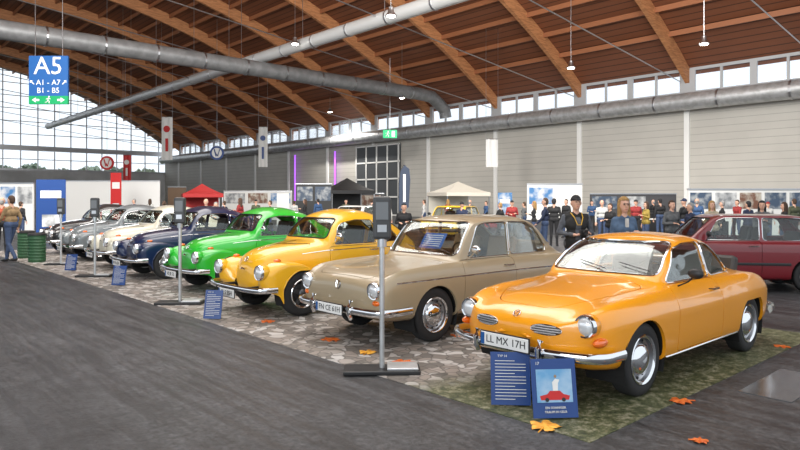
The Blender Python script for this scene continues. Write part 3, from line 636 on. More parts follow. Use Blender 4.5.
for i,(a,b) in enumerate(zip(ys[:-1],ys[1:])):
    w=struct('window_%d'%(i+1),MB().box(42.1,(a+b)/2,8.65,.12,b-a-.3,.14).box(42.1,(a+b)/2,10.15,.12,b-a-.3,.18),MUL)
    for j in range(5): obj('mullion',MB().box(42.1,a+.25+(b-a-.5)*j/4,9.42,.14,(.5,.14,.4,.14,.5)[j],1.5),MUL,w)
    obj('pane',MB().box(42.12,(a+b)/2,9.42,.02,b-a-.3,1.45),WGL,w)
# far gable
struct('wall_far',MB().box(8,104.1,2.9,70,.3,5.8),mat('far_wall',(.60,.61,.61),.6,c2=(.48,.49,.49),sc=.4))
w=struct('window_40',MB().box(8,104,5.9,70,.2,.3).box(8,104,9.0,70,.3,.7),ALU); g=MB()
for x in np.arange(-25,42,2.2): g.box(x,104,(5.8+zr(x))/2,.14,.14,zr(x)-5.8)
for z in (7.4,11,12.8,14.6,16.4,18.2,19.8):
    h=34 if z<zr(42) else math.sqrt(max(0,RR*RR-(z-ZA+RR)**2)); g.box(XC,104,z,2*h,.12,.1)
obj('mullion',g,ALU,w)
G=MB()
for a,b in zip(xs[:-1],xs[1:]): G.add([(a,104.05,5.8),(b,104.05,5.8),(b,104.05,zr(b)),(a,104.05,zr(a))],[(0,1,2,3)])
obj('pane',G,WGL,w)
struct('trim_outside_ground',MB().box(8,135,-.2,160,60,.2),mat('grass_out',(.10,.16,.05),.9,c2=(.14,.14,.12),sc=.3))
LEAFM=[mat('foliage_%d'%i,c,.8,c2=tuple(v*.6 for v in c),sc=2) for i,c in enumerate([(.40,.48,.36),(.36,.44,.34),(.45,.5,.38)])]; BARK=mat('bark',(.12,.08,.05),.9)
rt=random.Random(8)
for i,(px,d,h) in enumerate([(2,120,8.2),(32,138,9.5),(62,121,7.6),(90,139,9),(116,120,7.8),(146,140,8.6)]):
    x,y=at(px,d); t=thing('tree',['leafy green tree outside the glazed gable at the far left edge','tallest leafy tree outside behind the blue hall sign','low broad tree outside just right of the hall sign','dark leafy tree outside the gable centre','pale green tree outside left of the slim white banner','leafy tree outside nearest the gable corner'][i],'tree',(x,y,-.1),0,'trees outside the gable'); g=MB()
    for j in range(900):
        u,v_,r_=rt.random()*2*PI,rt.uniform(-1,1),rt.random()**.4; q=math.sqrt(1-v_*v_); c=Vector((q*math.cos(u)*h*.38*r_,q*math.sin(u)*h*.38*r_,h*.62+v_*h*.36*r_)); n_=Vector((rt.uniform(-1,1),rt.uniform(-1,1),rt.uniform(-1,1))).normalized(); a=n_.orthogonal()*.32; b=n_.cross(a).normalized()*.32
        g.add([c-a-b,c+a-b,c+a+b,c-a+b],[(0,1,2,3)])
    obj('foliage',g,LEAFM[i%3],t,fix=False); obj('trunk',MB().tube([(0,0,0),(.1,0,h*.3),(0,.1,h*.6)],[.28,.2,.1],8),BARK,t)
# large ducts
t=thing('ventilation_duct','long galvanised round duct running under the windows of the right wall','duct',(41.2,0,7.95))
obj('duct_pipe',MB().tube([(0,-8,0),(0,103,0)],.56,20),STEEL,t,smooth=True)
for y in np.arange(4,102,4): obj('duct_flange',MB().tube([(0,y,0),(0,y+.12,0)],.59,20),ALU,t)
DD=mat('dark_duct',(.20,.205,.21),.45,.4,c2=(.26,.265,.27),sc=2); DL=mat('pale_duct',(.62,.63,.63),.4,.2)
t=thing('ventilation_duct','thick grey round duct crossing the hall below the timber roof','duct',(0,38.6,10.5))
obj('duct_pipe',MB().tube([(-20,0,0),(37,0,0),(38.6,0,-.1),(39.5,0,-.6),(40.2,0,-1.1),(40.35,0,-1.75)],.52,20),DD,t,smooth=True)
for x in np.arange(0,37,3): obj('duct_flange',MB().tube([(x,0,0),(x+.1,0,0)],.55,20),ALU,t)
t=thing('ventilation_duct','slimmer pale round duct running lengthwise beneath the roof','duct',(22.8,0,11.5))
obj('duct_pipe',MB().tube([(0,4,-.0),(0,38,.05),(0,96,.0)],.38,16),DL,t,smooth=True)
for y in np.arange(12,95,3.5): obj('duct_flange',MB().tube([(0,y,.02),(0,y+.1,.02)],.41,16),ALU,t)
for y in ys:
    if 4<y<96: obj('hanger_rod',MB().tube([(0,y,.3),(0,y,zr(22.8)-11.5-.9)],.02,5),ALU,t)
# tall gate
DG=mat('gate_dark',(.06,.065,.07),.5); t=struct('door_1',MB().box(41.93,49.7,3.6,.12,7.0,7.2),DG)
for j in range(5): obj('gate_frame',MB().box(41.84,46.4+j*1.66,3.6,.06,.16,7.2),WHT2,t)
for z in (.1,1.9,3.7,5.4,7.1): obj('gate_frame',MB().box(41.84,49.7,z,.06,7,.14),WHT2,t)
# pendant lamps with real light
LEM=mat('lamp_glow',(1,.95,.85),.4,em=25)
def pendant(px,py,d,label,e=900):
    x,y=at(px,d); z=zat(py,d); t=thing('ceiling_lamp',label,'lamp',(x,y,z),0,'round high bay lamps under the roof')
    obj('housing',MB().lathe([(.09,.42),(.12,.40),(.14,.2),(.26,.03),(.27,0)],'z',n=18),ALU,t,smooth=True); obj('bulb',MB().lathe([(.2,.01),(.18,-.04),(0,-.07)],'z',n=16),LEM,t,smooth=True)
    obj('suspension_rod',MB().tube([(0,0,.4),(0,0,max(.6,zr(x)-z-.1))],.015,5),ALU,t)
    l=bpy.data.lights.new('lamp_light','SPOT'); l.spot_size=math.radians(150); l.spot_blend=.6; l.energy=e; l.shadow_soft_size=.25; l.color=(1,.96,.9); o=bpy.data.objects.new('lamp_light',l); C.objects.link(o); o.location=(x,y,z-.15)
for a in [(391,16,30,'lit high bay lamp hanging near the top centre beside the pale duct'),(295,44,40,'small high bay lamp right of the duct crossing'),(229,69,46,'small high bay lamp just left of the duct crossing'),(402,98,52,'high bay lamp above the bend of the thick duct',1800),(571,68,38,'high bay lamp above the wall windows right of centre',1800),(704,44,33,'high bay lamp nearest the right wall',1500),(330,112,66,'faint distant high bay lamp below the thick duct',4500)]: pendant(*a)
# ================================================================ hall sign A5
d=32; x,y=at(49,d); t=thing('hanging_sign','large blue hall number sign A5 with green exit strip hanging upper left','sign',(x,y,zat(80,d)),-AN+.0)
hw,hh=19.5/F*d,24/F*d
obj('sign_panel',MB().box(0,0,.16*hh,2*hw,.12,1.68*hh),SIGNB,t); gs=obj('exit_strip',MB().box(0,0,-.84*hh,2*hw,.13,.34*hh),GRN,t)
text('A5',1.25,WHITE,t,(0,-.075,.55*hh),(PI/2,0,0)); text('A1 - A7',.38,WHITE,t,(0,-.075,-.12*hh),(PI/2,0,0)); text('B1 - B5',.38,WHITE,t,(0,-.075,-.45*hh),(PI/2,0,0))
def arrow(cx,cz,s_,sg): return MB().add([(cx-s_*sg,-.075,cz+s_),(cx+.2*s_*sg,-.075,cz+s_),(cx-.15*s_*sg,-.075,cz+.6*s_),(cx+s_*sg,-.075,cz-.6*s_),(cx+.7*s_*sg,-.075,cz-.9*s_),(cx-.5*s_*sg,-.075,cz+.3*s_),(cx-s_*sg,-.075,cz-.2*s_)],[(0,1,2,3,4,5,6)])
obj('arrow_mark',arrow(-hw*.82,-.12*hh,.11,1),WHITE,t,fix=False); obj('arrow_mark',arrow(hw*.82,-.12*hh,.11,-1),WHITE,t,fix=False)
def runner(u,z,s_,par,yy=-.08):
    g=MB(); g.sphere((u+.1*s_,yy,z+.42*s_),.11*s_,8,1,.2,1); g.tube([(u+.05*s_,yy,z+.28*s_),(u-.05*s_,yy,z-.05*s_),(u+.15*s_,yy,z-.2*s_),(u+.1*s_,yy,z-.45*s_)],.06*s_,4); g.tube([(u-.05*s_,yy,z-.05*s_),(u-.2*s_,yy,z-.3*s_),(u-.4*s_,yy,z-.3*s_)],.05*s_,4); g.tube([(u-.3*s_,yy,z+.1*s_),(u,yy,z+.22*s_),(u+.32*s_,yy,z+.12*s_)],.045*s_,4)
    obj('exit_pictogram',g,WHITE,par)
runner(0,-.84*hh,.38,gs)
for sg in (-1,1): obj('exit_arrow',MB().add([(sg*.45,-.07,-.84*hh-.05),(sg*.62,-.07,-.84*hh-.05),(sg*.62,-.07,-.84*hh-.13),(sg*.82,-.07,-.84*hh),(sg*.62,-.07,-.84*hh+.13),(sg*.62,-.07,-.84*hh+.05),(sg*.45,-.07,-.84*hh+.05)],[tuple(range(7))]),WHITE,gs,fix=False)
for sg in (-1,1): obj('hanger_cable',MB().tube([(sg*hw*.7,0,hh),(sg*hw*.7,0,zr(x)-zat(80,d))],.02,5),ALU,t)
def exits(px,py,d,label):
    x,y=at(px,d); t=thing('exit_sign',label,'exit sign',(x,y,zat(py,d)),-AN)
    p=obj('sign_panel',MB().box(0,0,0,1.2,.08,.7),mat('lit_green',(.0,.35,.12),.5,em=.5),t); runner(-.2,-.02,.55,p,-.06); obj('exit_door',MB().box(.28,-.05,0,.26,.01,.5),WHITE,p)
    obj('hanger_cable',MB().tube([(0,0,.35),(0,0,max(1,zr(x)-zat(py,d)))],.02,5),ALU,t)
exits(390,134,55,'green lit exit sign above the tall dark gate')
def flag(px,py0,py1,wpx,d,m,label,mark=None,cat='banner'):
    x,y=at(px,d); z0,z1=zat(py0,d),zat(py1,d); w=wpx/F*d; t=thing('hanging_banner',label,cat,(x,y,(z0+z1)/2),-AN)
    n=14; obj('banner_cloth',MB().grid([[(-w/2+w*i/n,.04*math.sin(i*.9+j*.3),(z0-z1)*(j/6-.5)) for j in range(7)] for i in range(n+1)]),m,t,smooth=True,fix=False)
    obj('banner_rail',MB().tube([(-w/2,0,(z0-z1)/2),(w/2,0,(z0-z1)/2)],.03,6),ALU,t)
    for sg in (-1,1): obj('hanger_cable',MB().tube([(sg*w/2,0,(z0-z1)/2),(sg*w/2,0,zr(x)-(z0+z1)/2)],.012,4),ALU,t)
    if mark: obj('banner_mark',MB().lathe([(w*.3,-.02),(w*.3,.02)],'y',(0,-.08,(z0-z1)*.22),16),mark,t); obj('banner_stripe',MB().box(0,-.08,-(z0-z1)*.15,w*.25,.01,(z0-z1)*.3),mark,t)
    return t
flag(167,117,160,11,60,WHT2,'tall white hanging banner left, beyond the slim duct',REDM)
flag(263,127,167,9,62,WHT2,'slim white hanging banner with blue emblem left of centre',PBLUE)
flag(492,139,167,12,46,WHITE,'short white banner hanging before the siding right of centre')
flag(127,155,181,8,60,REDM,'red hanging banner on far left above the booths',WHT2)
def disc(px,py,rpx,d,m1,m2,label):
    x,y=at(px,d); t=thing('round_sign',label,'sign',(x,y,zat(py,d)),-AN); r=rpx/F*d
    obj('disc',MB().lathe([(r,-.05),(r,.05)],'y',n=28),m1,t); obj('disc_face',MB().lathe([(r*.72,-.07),(r*.72,-.055)],'y',n=24),m2,t)
    obj('disc_mark',MB().tube([(r*.7*a,-.09,r*.7*b) for a,b in ((-.5,.75),(-.1,-.7),(.05,-.1),(.2,-.7),(.6,.75))],r*.09,5),m1,t)
    obj('hanger_cable',MB().tube([(0,0,r),(0,0,zr(x)-zat(py,d))],.02,4),ALU,t)
disc(217,153,7,58,PBLUE,WHT2,'round white hanging sign with dark rim left of centre'); disc(107,163,7,54,REDM,WHT2,'round red hanging sign on far left')
PUR_E=mat('purple_light',(.45,.12,.9),.4,em=1.2)
for px,lb in ((295,'slim purple light column at the wall, left of two'),(335,'slim purple light column at the wall, right of two')):
    x=41.7; l=(px-400)/F; dd=x/(sa+l*ca); _,y=at(px,dd); tag(obj('light_column',MB().box(x,y,4.2,.12,.16,5.4),PUR_E),lb,'light',None)
# ================================================================ stanchion posts
SCR=mat('screen_grey',(.16,.17,.18),.25); HEADM=mat('device_grey',(.05,.052,.055),.4)
def post(x,y,label,rz=-.7,head=True):
    t=thing('barrier_post',label,'post',(x,y,.005),rz,'grey posts along the carpet edge')
    obj('base_plate',MB().box(0,0,.02,.74,.30,.04),BLK,t,bevel=.01); obj('pole',MB().tube([(0,0,.04),(0,0,1.32)],.026,10),STEEL,t,smooth=True)
    obj('base_weight',MB().box(.2,0,.052,.3,.26,.024),STEEL,t,bevel=.008)
    h=obj('device_head',MB().box(0,0,1.50,.18,.11,.42),HEADM,t,bevel=.03); obj('head_screen',MB().box(0,-.058,1.57,.12,.01,.17),SCR,h); obj('head_slot',MB().box(0,-.058,1.40,.09,.01,.07),ALU,h); obj('head_clamp',MB().lathe([(.045,1.22),(.045,1.32)],'z',n=12),ALU,t)
    return t
px_,py_=at(382,6.25)
P0=post(px_,py_,'tall grey post with black device head, nearest, before the beige saloon')
for px,dd,lb in ((180,10.3,'grey post with dark head standing before the green car'),(95,13.9,'grey post with dark head standing before the dark blue car'),(61,16.4,'grey post with dark head at the far end of the row')):
    x,y=at(px,dd); dup(P0,(x,y,.005),-.7,lb)
x,y=gp(511,407); info_board(x,y,-.80,'blue text display board, left of two before the orange coupe',w=.32,h=.42); x,y=gp(556,420); info_board(x,y,-.66,'blue display board with photo print, right of two before the orange coupe',True,w=.35,h=.44)
x,y=gp(212,320); info_board(x,y,-.9,'blue display board before the yellow rounded car',w=.26,h=.40)
x,y=gp(118,286); info_board(x,y,-.9,'blue display board before the green rounded car',w=.28,h=.38)
x,y=gp(70,271); info_board(x,y,-.9,'blue display board before the cream rounded car',w=.28,h=.38)
# leaves
LO=mat('leaf_orange',(.72,.17,.02),.6,c2=(.52,.09,.01),sc=20); LY=mat('leaf_yellow',(.84,.44,.05),.6,c2=(.7,.28,.02),sc=20)
def leaf(px,py,s_,m,label):
    x,y=gp(px,py); g=MB(); rr_=[]
    for i in range(40):
        t=i/40*2*PI; r=.55+.35*abs(math.cos(2.5*t))**1.5+.12*abs(math.cos(7.5*t)); 
        rr_.append((r*s_*math.cos(t),r*s_*math.sin(t)))
    v=[(0,0,.012)]+[(a,b,.003+.006*math.sin(i*1.1)) for i,(a,b) in enumerate(rr_)]
    g.add(v,[(0,i+1,(i+1)%40+1) for i in range(40)]); g.tube([(-.5*s_,0,.008),(-1.3*s_,.1*s_,.006)],.006,4)
    o=tag(obj('maple_leaf',g,m,fix=False),label,'leaf','paper maple leaves on the floor'); o.location=(x,y,.008); o.rotation_euler=(0,0,random.uniform(0,6))
for a in [(331,340,.125,LO,'orange paper leaf before the beige saloon, leftmost'),(368,353,.11,LY,'yellow paper leaf beside the near post base'),(401,363,.12,LO,'orange paper leaf right of the near post base'),(459,336,.11,LO,'orange paper leaf beside the beige saloon front wheel'),(545,427,.125,LY,'large yellow paper leaf before the display boards'),(680,402,.095,LO,'orange paper leaf beside the orange coupe front wheel'),(700,442,.06,LO,'orange paper leaf on bare asphalt at bottom right'),(753,327,.09,LO,'orange paper leaf behind the orange coupe'),(268,322,.11,LO,'orange paper leaf beside the yellow car'),(781,347,.09,LO,'orange paper leaf near the right carpet corner')]: leaf(*a)
# green drums
DGR=mat('green_drum',(.02,.08,.03),.45)
for px,py,lb in ((37,262,'dark green ribbed waste drum, right of two at left'),(26,258,'dark green ribbed waste drum, left of two beside the man in tan')):
    x,y=gp(px,py); t=thing('waste_drum',lb,'drum',(x,y,0.005)); prof=[(.20,0),(.21,.02)]
    for j in range(8): prof+=[(.21,.04+.08*j),(.222,.065+.08*j),(.21,.09+.08*j)]
    prof+=[(.215,.70),(.22,.72)]; obj('drum_body',MB().lathe(prof,'z',n=24),DGR,t,smooth=True); obj('lid',MB().lathe([(.23,.715),(.23,.75),(.18,.78),(0,.79)],'z',n=24),BLK,t,smooth=True)
# ================================================================ booths
def tent(px,d,w,eave,peak,m,label,wall=True):
    x,y=at(px,d); t=thing('canopy_tent',label,'tent',(x,y,0),-AN*.5); h=w/2
    for a in (-1,1):
        for b in (-1,1): obj('tent_leg',MB().box(a*h*.96,b*h*.96,eave/2,.06,.06,eave),ALU,t)
    ring=[(-h,-h),(0,-h),(h,-h),(h,0),(h,h),(0,h),(-h,h),(-h,0)]
    G=[]
    for k_ in range(6):
        s_=1-k_/5; G.append([(a*s_,b*s_,eave+(peak-eave)*((1-s_)**1.25)) for a,b in ring])
    g=MB(); g.grid(G,True); g.grid([[(a,b,eave-.25) for a,b in ring],[(a,b,eave) for a,b in ring]],True); obj('canopy',g,m,t,fix=False)
    if wall: obj('back_wall',MB().box(0,h*.95,eave/2,w*.95,.02,eave),m,t)
    return t
tent(458,46,3.4,2.15,2.95,mat('cream_canvas',(.8,.76,.66),.7),'white peaked canopy tent right of centre'); tent(347,46,3.2,2.3,3.2,BLK,'black canopy tent left of centre'); tent(202,44,2.6,2.05,2.75,REDM,'red canopy tent at left behind the cream car')
FR=mat('poster_dark',(.05,.08,.13),.4,c2=(.35,.37,.38),sc=3,lo=.45,hi=.65); POST2=mat('poster_brown',(.16,.07,.04),.4,c2=(.5,.47,.40),sc=3,lo=.45,hi=.65); POST3=mat('poster_blue',(.05,.18,.4),.4,c2=(.6,.62,.65),sc=2,lo=.45,hi=.65); POST4=mat('poster_grey',(.2,.21,.22),.4,c2=(.55,.56,.56),sc=2.5,lo=.4,hi=.6)
def wallp(px0,px1,d,zt,m,label,name='booth_wall',posters=0,pms=None,cat='booth wall'):
    x0,y0=at(px0,d); x1,y1=at(px1,d); L_=math.hypot(x1-x0,y1-y0); t=thing(name,label,cat,((x0+x1)/2,(y0+y1)/2,0),math.atan2(y1-y0,x1-x0))
    obj('wall_panel',MB().box(0,0,zt/2,L_,.08,zt),m,t); obj('top_rail',MB().box(0,-.02,zt+.03,L_+.05,.14,.06),ALU,t)
    for j in range(posters):
        w=L_/posters; obj('poster',MB().box(-L_/2+w*(j+.5),-.05,zt*.76,w*.86,.02,zt*.36),(pms or [FR,POST4,POST2,FR])[j%len(pms or [1,1,1,1])],t)
    return t
DKP=mat('dark_panel',(.06,.06,.065),.5)
wallp(688,812,30,2.12,WHT2,'white booth wall hung with framed posters behind the red hatchback',posters=5)
wallp(527,582,34,2.45,WHT2,'white booth wall with pale blue print right of centre',posters=2,pms=[POST3,WHITE])
wallp(65,160,42,2.85,WHITE,'long white booth wall at left above the cream car',posters=0)
wallp(296,332,44,2.7,BLK,'black booth wall left of the black tent',posters=2,pms=[FR])
wallp(0,34,34,2.5,WHT2,'white booth wall at the far left edge',posters=2,pms=[POST3,POST4])
wallp(590,676,36,1.95,DKP,'low dark booth wall behind the woman with blond hair',posters=3,pms=[FR,POST4,DKP])
wallp(340,384,50,2.1,DKP,'low dark booth wall behind the black tent',posters=1,pms=[POST2])
wallp(168,186,50,2.6,mat('brown_panel',(.16,.10,.06),.6),'narrow brown booth wall left of the red canopy tent'); wallp(224,292,52,2.3,WHT2,'long pale booth wall above the green car',posters=3,pms=[POST4,POST2,POST3])
def rollup(px,d,w,h,m,label,mark=True):
    x,y=at(px,d); t=thing('roll_up_banner',label,'banner',(x,y,0),-AN+random.uniform(-.2,.2)); obj('foot',MB().box(0,0,.04,w,.2,.08),ALU,t); obj('print_sheet',MB().box(0,0,h/2+.05,w,.015,h),m,t); obj('rear_pole',MB().tube([(0,.04,.05),(0,.04,h)],.015,5),ALU,t)
    if mark: obj('print_mark',MB().box(0,-.012,h*.78,w*.7,.006,h*.12),WHT2,t); obj('print_mark',MB().box(0,-.012,h*.35,w*.6,.006,h*.2),POST4,t)
rollup(51,25,1.15,2.4,PBLUE,'wide blue upright banner at left behind the post'); rollup(505,36,.8,2.0,POST3,'blue printed upright banner right of the white tent'); rollup(283,40,.8,2.0,WHT2,'plain white upright banner above the yellow car',False); rollup(116,38,.7,3.2,REDM,'tall red upright banner before the long white booth wall')
x,y=at(404,30); t=thing('feather_flag','dark feather flag beside the man in black','flag',(x,y,0),-AN)
obj('flag_pole',MB().tube([(-.25,0,0),(-.25,0,2.4),(-.18,0,3.0),(0,0,3.3)],.02,6),BLK,t); obj('flag_cloth',MB().prism([(-.24,1.1),(-.24,2.5),(-.16,3.0),(.02,3.28),(.25,3.1),(.3,2.6),(.22,1.3)],'y',-.01,.01),mat('flag_navy',(.03,.045,.08),.7),t); obj('flag_mark',MB().box(.02,-.02,2.2,.12,.006,1.3),WHT2,t); obj('flag_base',MB().lathe([(.25,0),(.2,.06),(.0,.08)],'z'),BLK,t)
def table(px,d,w,m,label):
    x,y=at(px,d); t=thing('stall_table',label,'table',(x,y,0),-AN); obj('tabletop',MB().box(0,0,.75,w,.7,.04),WHT2,t)
    obj('table_skirt',MB().box(0,-.33,.38,w*.98,.02,.72),m,t)
    for a in (-1,1):
        for b in (-1,1): obj('leg',MB().box(a*w*.46,b*.28,.37,.04,.04,.73),ALU,t)
for a in [(700,28,2.2,BLK,'black skirted stall table before the poster wall'),(480,38,2.4,REDM,'red skirted stall table near the white tent'),(240,38,2.4,PBLUE,'blue skirted stall table above the green car'),(632,30,3.2,BLK,'long black skirted stall table behind the blond woman'),(540,30,1.8,DKP,'dark skirted stall table before the pale blue print')]: table(*a)
for (px,d,rz,src,old,new,lb) in [(437,26,.4,golf,RD,paint('p_yellow2',(.8,.5,.03)),'yellow hatchback half hidden behind the beige saloon'),(330,27,.3,golf,RD,paint('p_white2',(.6,.6,.58)),'white hatchback in the distance above the yellow rounded car')]:
    x,y=at(px,d); r=dup(src.root,(x,y,0),rz,lb); recolor(r,old,new)
# ================================================================ PEOPLE
SK=mat('skin',(.60,.35,.25),.55,ss=.1); EYE=mat('eye_dark',(.03,.02,.02),.2); LIP=mat('lips',(.42,.15,.12),.5)
def cap_(g,p0,p1,r0,r1,n=12):
    p0=Vector(p0);p1=Vector(p1); a=p1-p0
    if a.length<1e-5: a=Vector((0,0,1e-3)); p1=p0+a
    a.normalize(); up=Vector((0,0,1)) if abs(a.z)<.9 else Vector((1,0,0)); s_=a.cross(up).normalized(); u=s_.cross(a)
    rings=[(p0,-math.cos(t),math.sin(t),r0) for t in (0.05,.5,1.05)]+[(p0,0,1,r0),(p1,0,1,r1)]+[(p1,math.cos(t),math.sin(t),r1) for t in (1.05,.5,.05)]
    v=[];f=[]
    for c,h,w,r in rings:
        for k_ in range(n): t=2*PI*k_/n; v.append(c+a*h*r+(s_*math.cos(t)+u*math.sin(t))*w*r)
    for i in range(len(rings)-1):
        for k_ in range(n): f.append((i*n+k_,i*n+(k_+1)%n,(i+1)*n+(k_+1)%n,(i+1)*n+k_))
    f.append(tuple(range(n))[::-1]); f.append(tuple((len(rings)-1)*n+k_ for k_ in range(n))); g.add(v,f)
def remesh(g,vox,sm_=3):
    me=g.mesh(); fixn(me); o=bpy.data.objects.new('r',me); C.objects.link(o); m=o.modifiers.new('r','REMESH'); m.mode='VOXEL'; m.voxel_size=vox
    s_=o.modifiers.new('s','SMOOTH'); s_.iterations=sm_; s_.factor=.5; r=evalmesh(o); bpy.data.objects.remove(o); return r
def person_mesh(pose,vox=.012):
    P=[]; f=pose.get('f',0); A=lambda p0,p1,r0,r1,t: P.append((Vector(p0),Vector(p1),r0,r1,t))
    A((.0,0,1.605),(-.012,0,1.668),.076,.083,0); A((.024,0,1.56),(.020,0,1.65),.054,.066,0); A((.048,0,1.538),(.04,0,1.56),.027,.036,0)
    A((.088,0,1.635),(.104,0,1.603),.008,.013,0); A((.0,.080,1.60),(.0,.083,1.63),.012,.016,0); A((.0,-.080,1.60),(.0,-.083,1.63),.012,.016,0); A((.068,-.02,1.563),(.068,.02,1.563),.014,.014,0)
    A((-.015,0,1.43),(-.005,0,1.55),.055,.048,0)
    w=.13 if f else .165
    A((-.01,-w,1.405),(-.01,w,1.405),.053,.053,1); A((0,-.09,1.30),(0,.09,1.30),.112 if not f else .095,.112 if not f else .095,1); A((-.01,-.06,1.43),(-.01,.06,1.43),.052,.052,1)
    A((0,-.075,1.12),(0,.075,1.12),.108 if not f else .084,.108 if not f else .084,1); A((0,-.09,.98),(0,.09,.98),.115,.115,1 if pose.get('coat') else 2)
    A((.03,-.075,1.27),(.03,.075,1.27),.088,.088,1)
    for i,sg in enumerate((-1,1)):
        sh=Vector((-.01,sg*(w+.02),1.40)); el,wr=[Vector(q) for q in pose['arm'][i]]; st=pose.get('sleeve',1)
        A(sh,el,.053 if not f else .045,.044 if not f else .037,1); A(el,wr,.042 if not f else .035,.032 if not f else .027,1 if st else 0)
        d_=(wr-el).normalized(); side=Vector((0,0,1)).cross(d_); side=side.normalized() if side.length>.2 else Vector((1,0,0)); nn=d_.cross(side)
        inn=nn if nn.y*sg<0 else -nn
        A(wr,wr+d_*.02,.03,.028,0)
        for j in range(4):
            o_=side*(.03-.02*j); b=wr+d_*.03+o_*.6; k1=wr+d_*.09+o_; ln=(.075,.085,.08,.062)[j]
            A(b,k1,.016,.0125,0); k2=k1+(d_+inn*.35).normalized()*ln*.5; k3=k2+(d_+inn*1.1).normalized()*ln*.5; A(k1,k2,.011,.010,0); A(k2,k3,.010,.008,0)
        tb=wr+d_*.03+side*.03; t1=tb+(d_*.6+side*.7+inn*.4).normalized()*.045; A(tb,t1,.015,.012,0); A(t1,t1+(d_+inn*.3).normalized()*.035,.011,.009,0)
        hp=Vector((0,sg*.09,.95)); kn,an=[Vector(q) for q in pose['leg'][i]]
        A(hp,kn,.093,.062,2); A(kn,an,.060,.045,2); A(kn+Vector((-.02,0,-.12)),kn+Vector((-.02,0,-.18)),.058,.055,2)
        A(an+Vector((-.02,0,-.045)),an+Vector((.11,sg*.015,-.055)),.042,.036,3); A(an+Vector((.11,sg*.015,-.058)),an+Vector((.16,sg*.015,-.06)),.034,.028,3)
    g=MB(); [cap_(g,*q[:4]) for q in P]; me=remesh(g,vox,3)
    n=len(me.polygons); cen=np.zeros(n*3); me.polygons.foreach_get('center',cen); cen=cen.reshape(-1,3); best=np.full(n,9.0); idx=np.zeros(n,int)
    for p0,p1,r0,r1,t in P:
        a=np.array(p0);b=np.array(p1)-a; L2_=max(1e-9,(b*b).sum()); u=np.clip(((cen-a)@b)/L2_,0,1); dd=np.linalg.norm(cen-a-u[:,None]*b,axis=1)-(r0+(r1-r0)*u)
        m_=dd<best; best[m_]=dd[m_]; idx[m_]=t
    idx[(cen[:,2]<.055)]=3
    if pose.get('vest'): idx[(idx==1)&(np.abs(cen[:,1])<.19)&(cen[:,2]>.9)&~((cen[:,0]>.05)&(np.abs(cen[:,1])<.045)&(cen[:,2]>1.05))&~((cen[:,0]>.15)&(cen[:,2]<1.22))]=4
    for m_ in range(5): me.materials.append(SK)
    me.polygons.foreach_set('material_index',idx.astype(np.int32)); me.polygons.foreach_set('use_smooth',[True]*n); me.update(); return me
def L2(a,b): return [(a[0],a[1],.50),(b[0],b[1],.085)]
st=[L2((.02,-.10),(.0,-.11)),L2((.02,.10),(.0,.11))]; wk=[L2((.14,-.09),(.22,-.09)),[(.0,.09,.49),(-.22,.09,.12)]]
dn=[[(-.03,-.24,1.13),(.04,-.26,.88)],[(-.03,.24,1.13),(.04,.26,.88)]]
POSES=[dict(arm=dn,leg=st),dict(arm=[[(-.02,-.25,1.14),(.22,-.14,1.15)],[(-.02,.25,1.14),(.22,.12,1.18)]],leg=st,coat=1),dict(arm=[[(-.10,-.23,1.15),(-.02,-.24,.92)],[(.08,.23,1.15),(.24,.21,.98)]],leg=wk),
 dict(f=1,arm=[[(-.02,-.19,1.14),(.05,-.19,.90)],[(.0,.20,1.14),(.20,.10,1.22)]],leg=st,coat=1),dict(vest=1,coat=1,arm=[[(-.04,-.27,1.15),(.20,-.12,1.13)],[(-.03,.27,1.14),(.21,.11,1.16)]],leg=st)]
PM=[person_mesh(p,.0125) for p in POSES]
def hairmesh(kind):
    g=MB()
    if kind=='short': cap_(g,(-.02,0,1.655),(-.015,0,1.675),.087,.087); cap_(g,(-.035,0,1.60),(-.03,0,1.64),.072,.080)
    elif kind=='long': cap_(g,(-.02,0,1.655),(-.01,0,1.675),.090,.089); cap_(g,(-.05,0,1.42),(-.035,0,1.62),.065,.080); [cap_(g,(.0,s_*.078,1.44),(-.01,s_*.068,1.64),.028,.032) for s_ in (-1,1)]
    elif kind=='bald': cap_(g,(-.045,0,1.59),(-.04,0,1.63),.062,.066)
    elif kind=='cap': cap_(g,(-.012,0,1.665),(-.008,0,1.675),.088,.085); cap_(g,(.09,-.04,1.68),(.09,.04,1.68),.012,.012); cap_(g,(.125,-.03,1.674),(.125,.03,1.674),.010,.010); cap_(g,(.06,-.05,1.685),(.06,.05,1.685),.014,.014); cap_(g,(.108,-.035,1.677),(.108,.035,1.677),.012,.012)
    me=remesh(g,.012,2)
    b=bmesh.new(); b.from_mesh(me); zz={'short':1.69,'long':1.695,'cap':1.66,'bald':1.9}[kind]
    dl=[v for v in b.verts if (v.co.x>.025 and v.co.z<zz and abs(v.co.y)<(.09 if kind!='long' else .068)) or (kind=='cap' and v.co.z<1.645)]
    bmesh.ops.delete(b,geom=dl,context='VERTS'); b.to_mesh(me); b.free(); me.polygons.foreach_set('use_smooth',[True]*len(me.polygons)); return me
HM={k_:hairmesh(k_) for k_ in ('short','long','bald','cap')}
fg=MB(); [fg.sphere((.079,s_*.029,1.642),.009,8) for s_ in (-1,1)]; EYM=fg.mesh()
fg=MB(); fg.tube([(.078,-.024,1.566),(.082,0,1.564),(.078,.024,1.566)],.0045,5); MOM=fg.mesh()
_cl={}
def cloth(c):
    if c not in _cl: _cl[c]=mat('cloth_%d'%len(_cl),c,.85,c2=tuple(v*.75 for v in c),sc=12)
    return _cl[c]
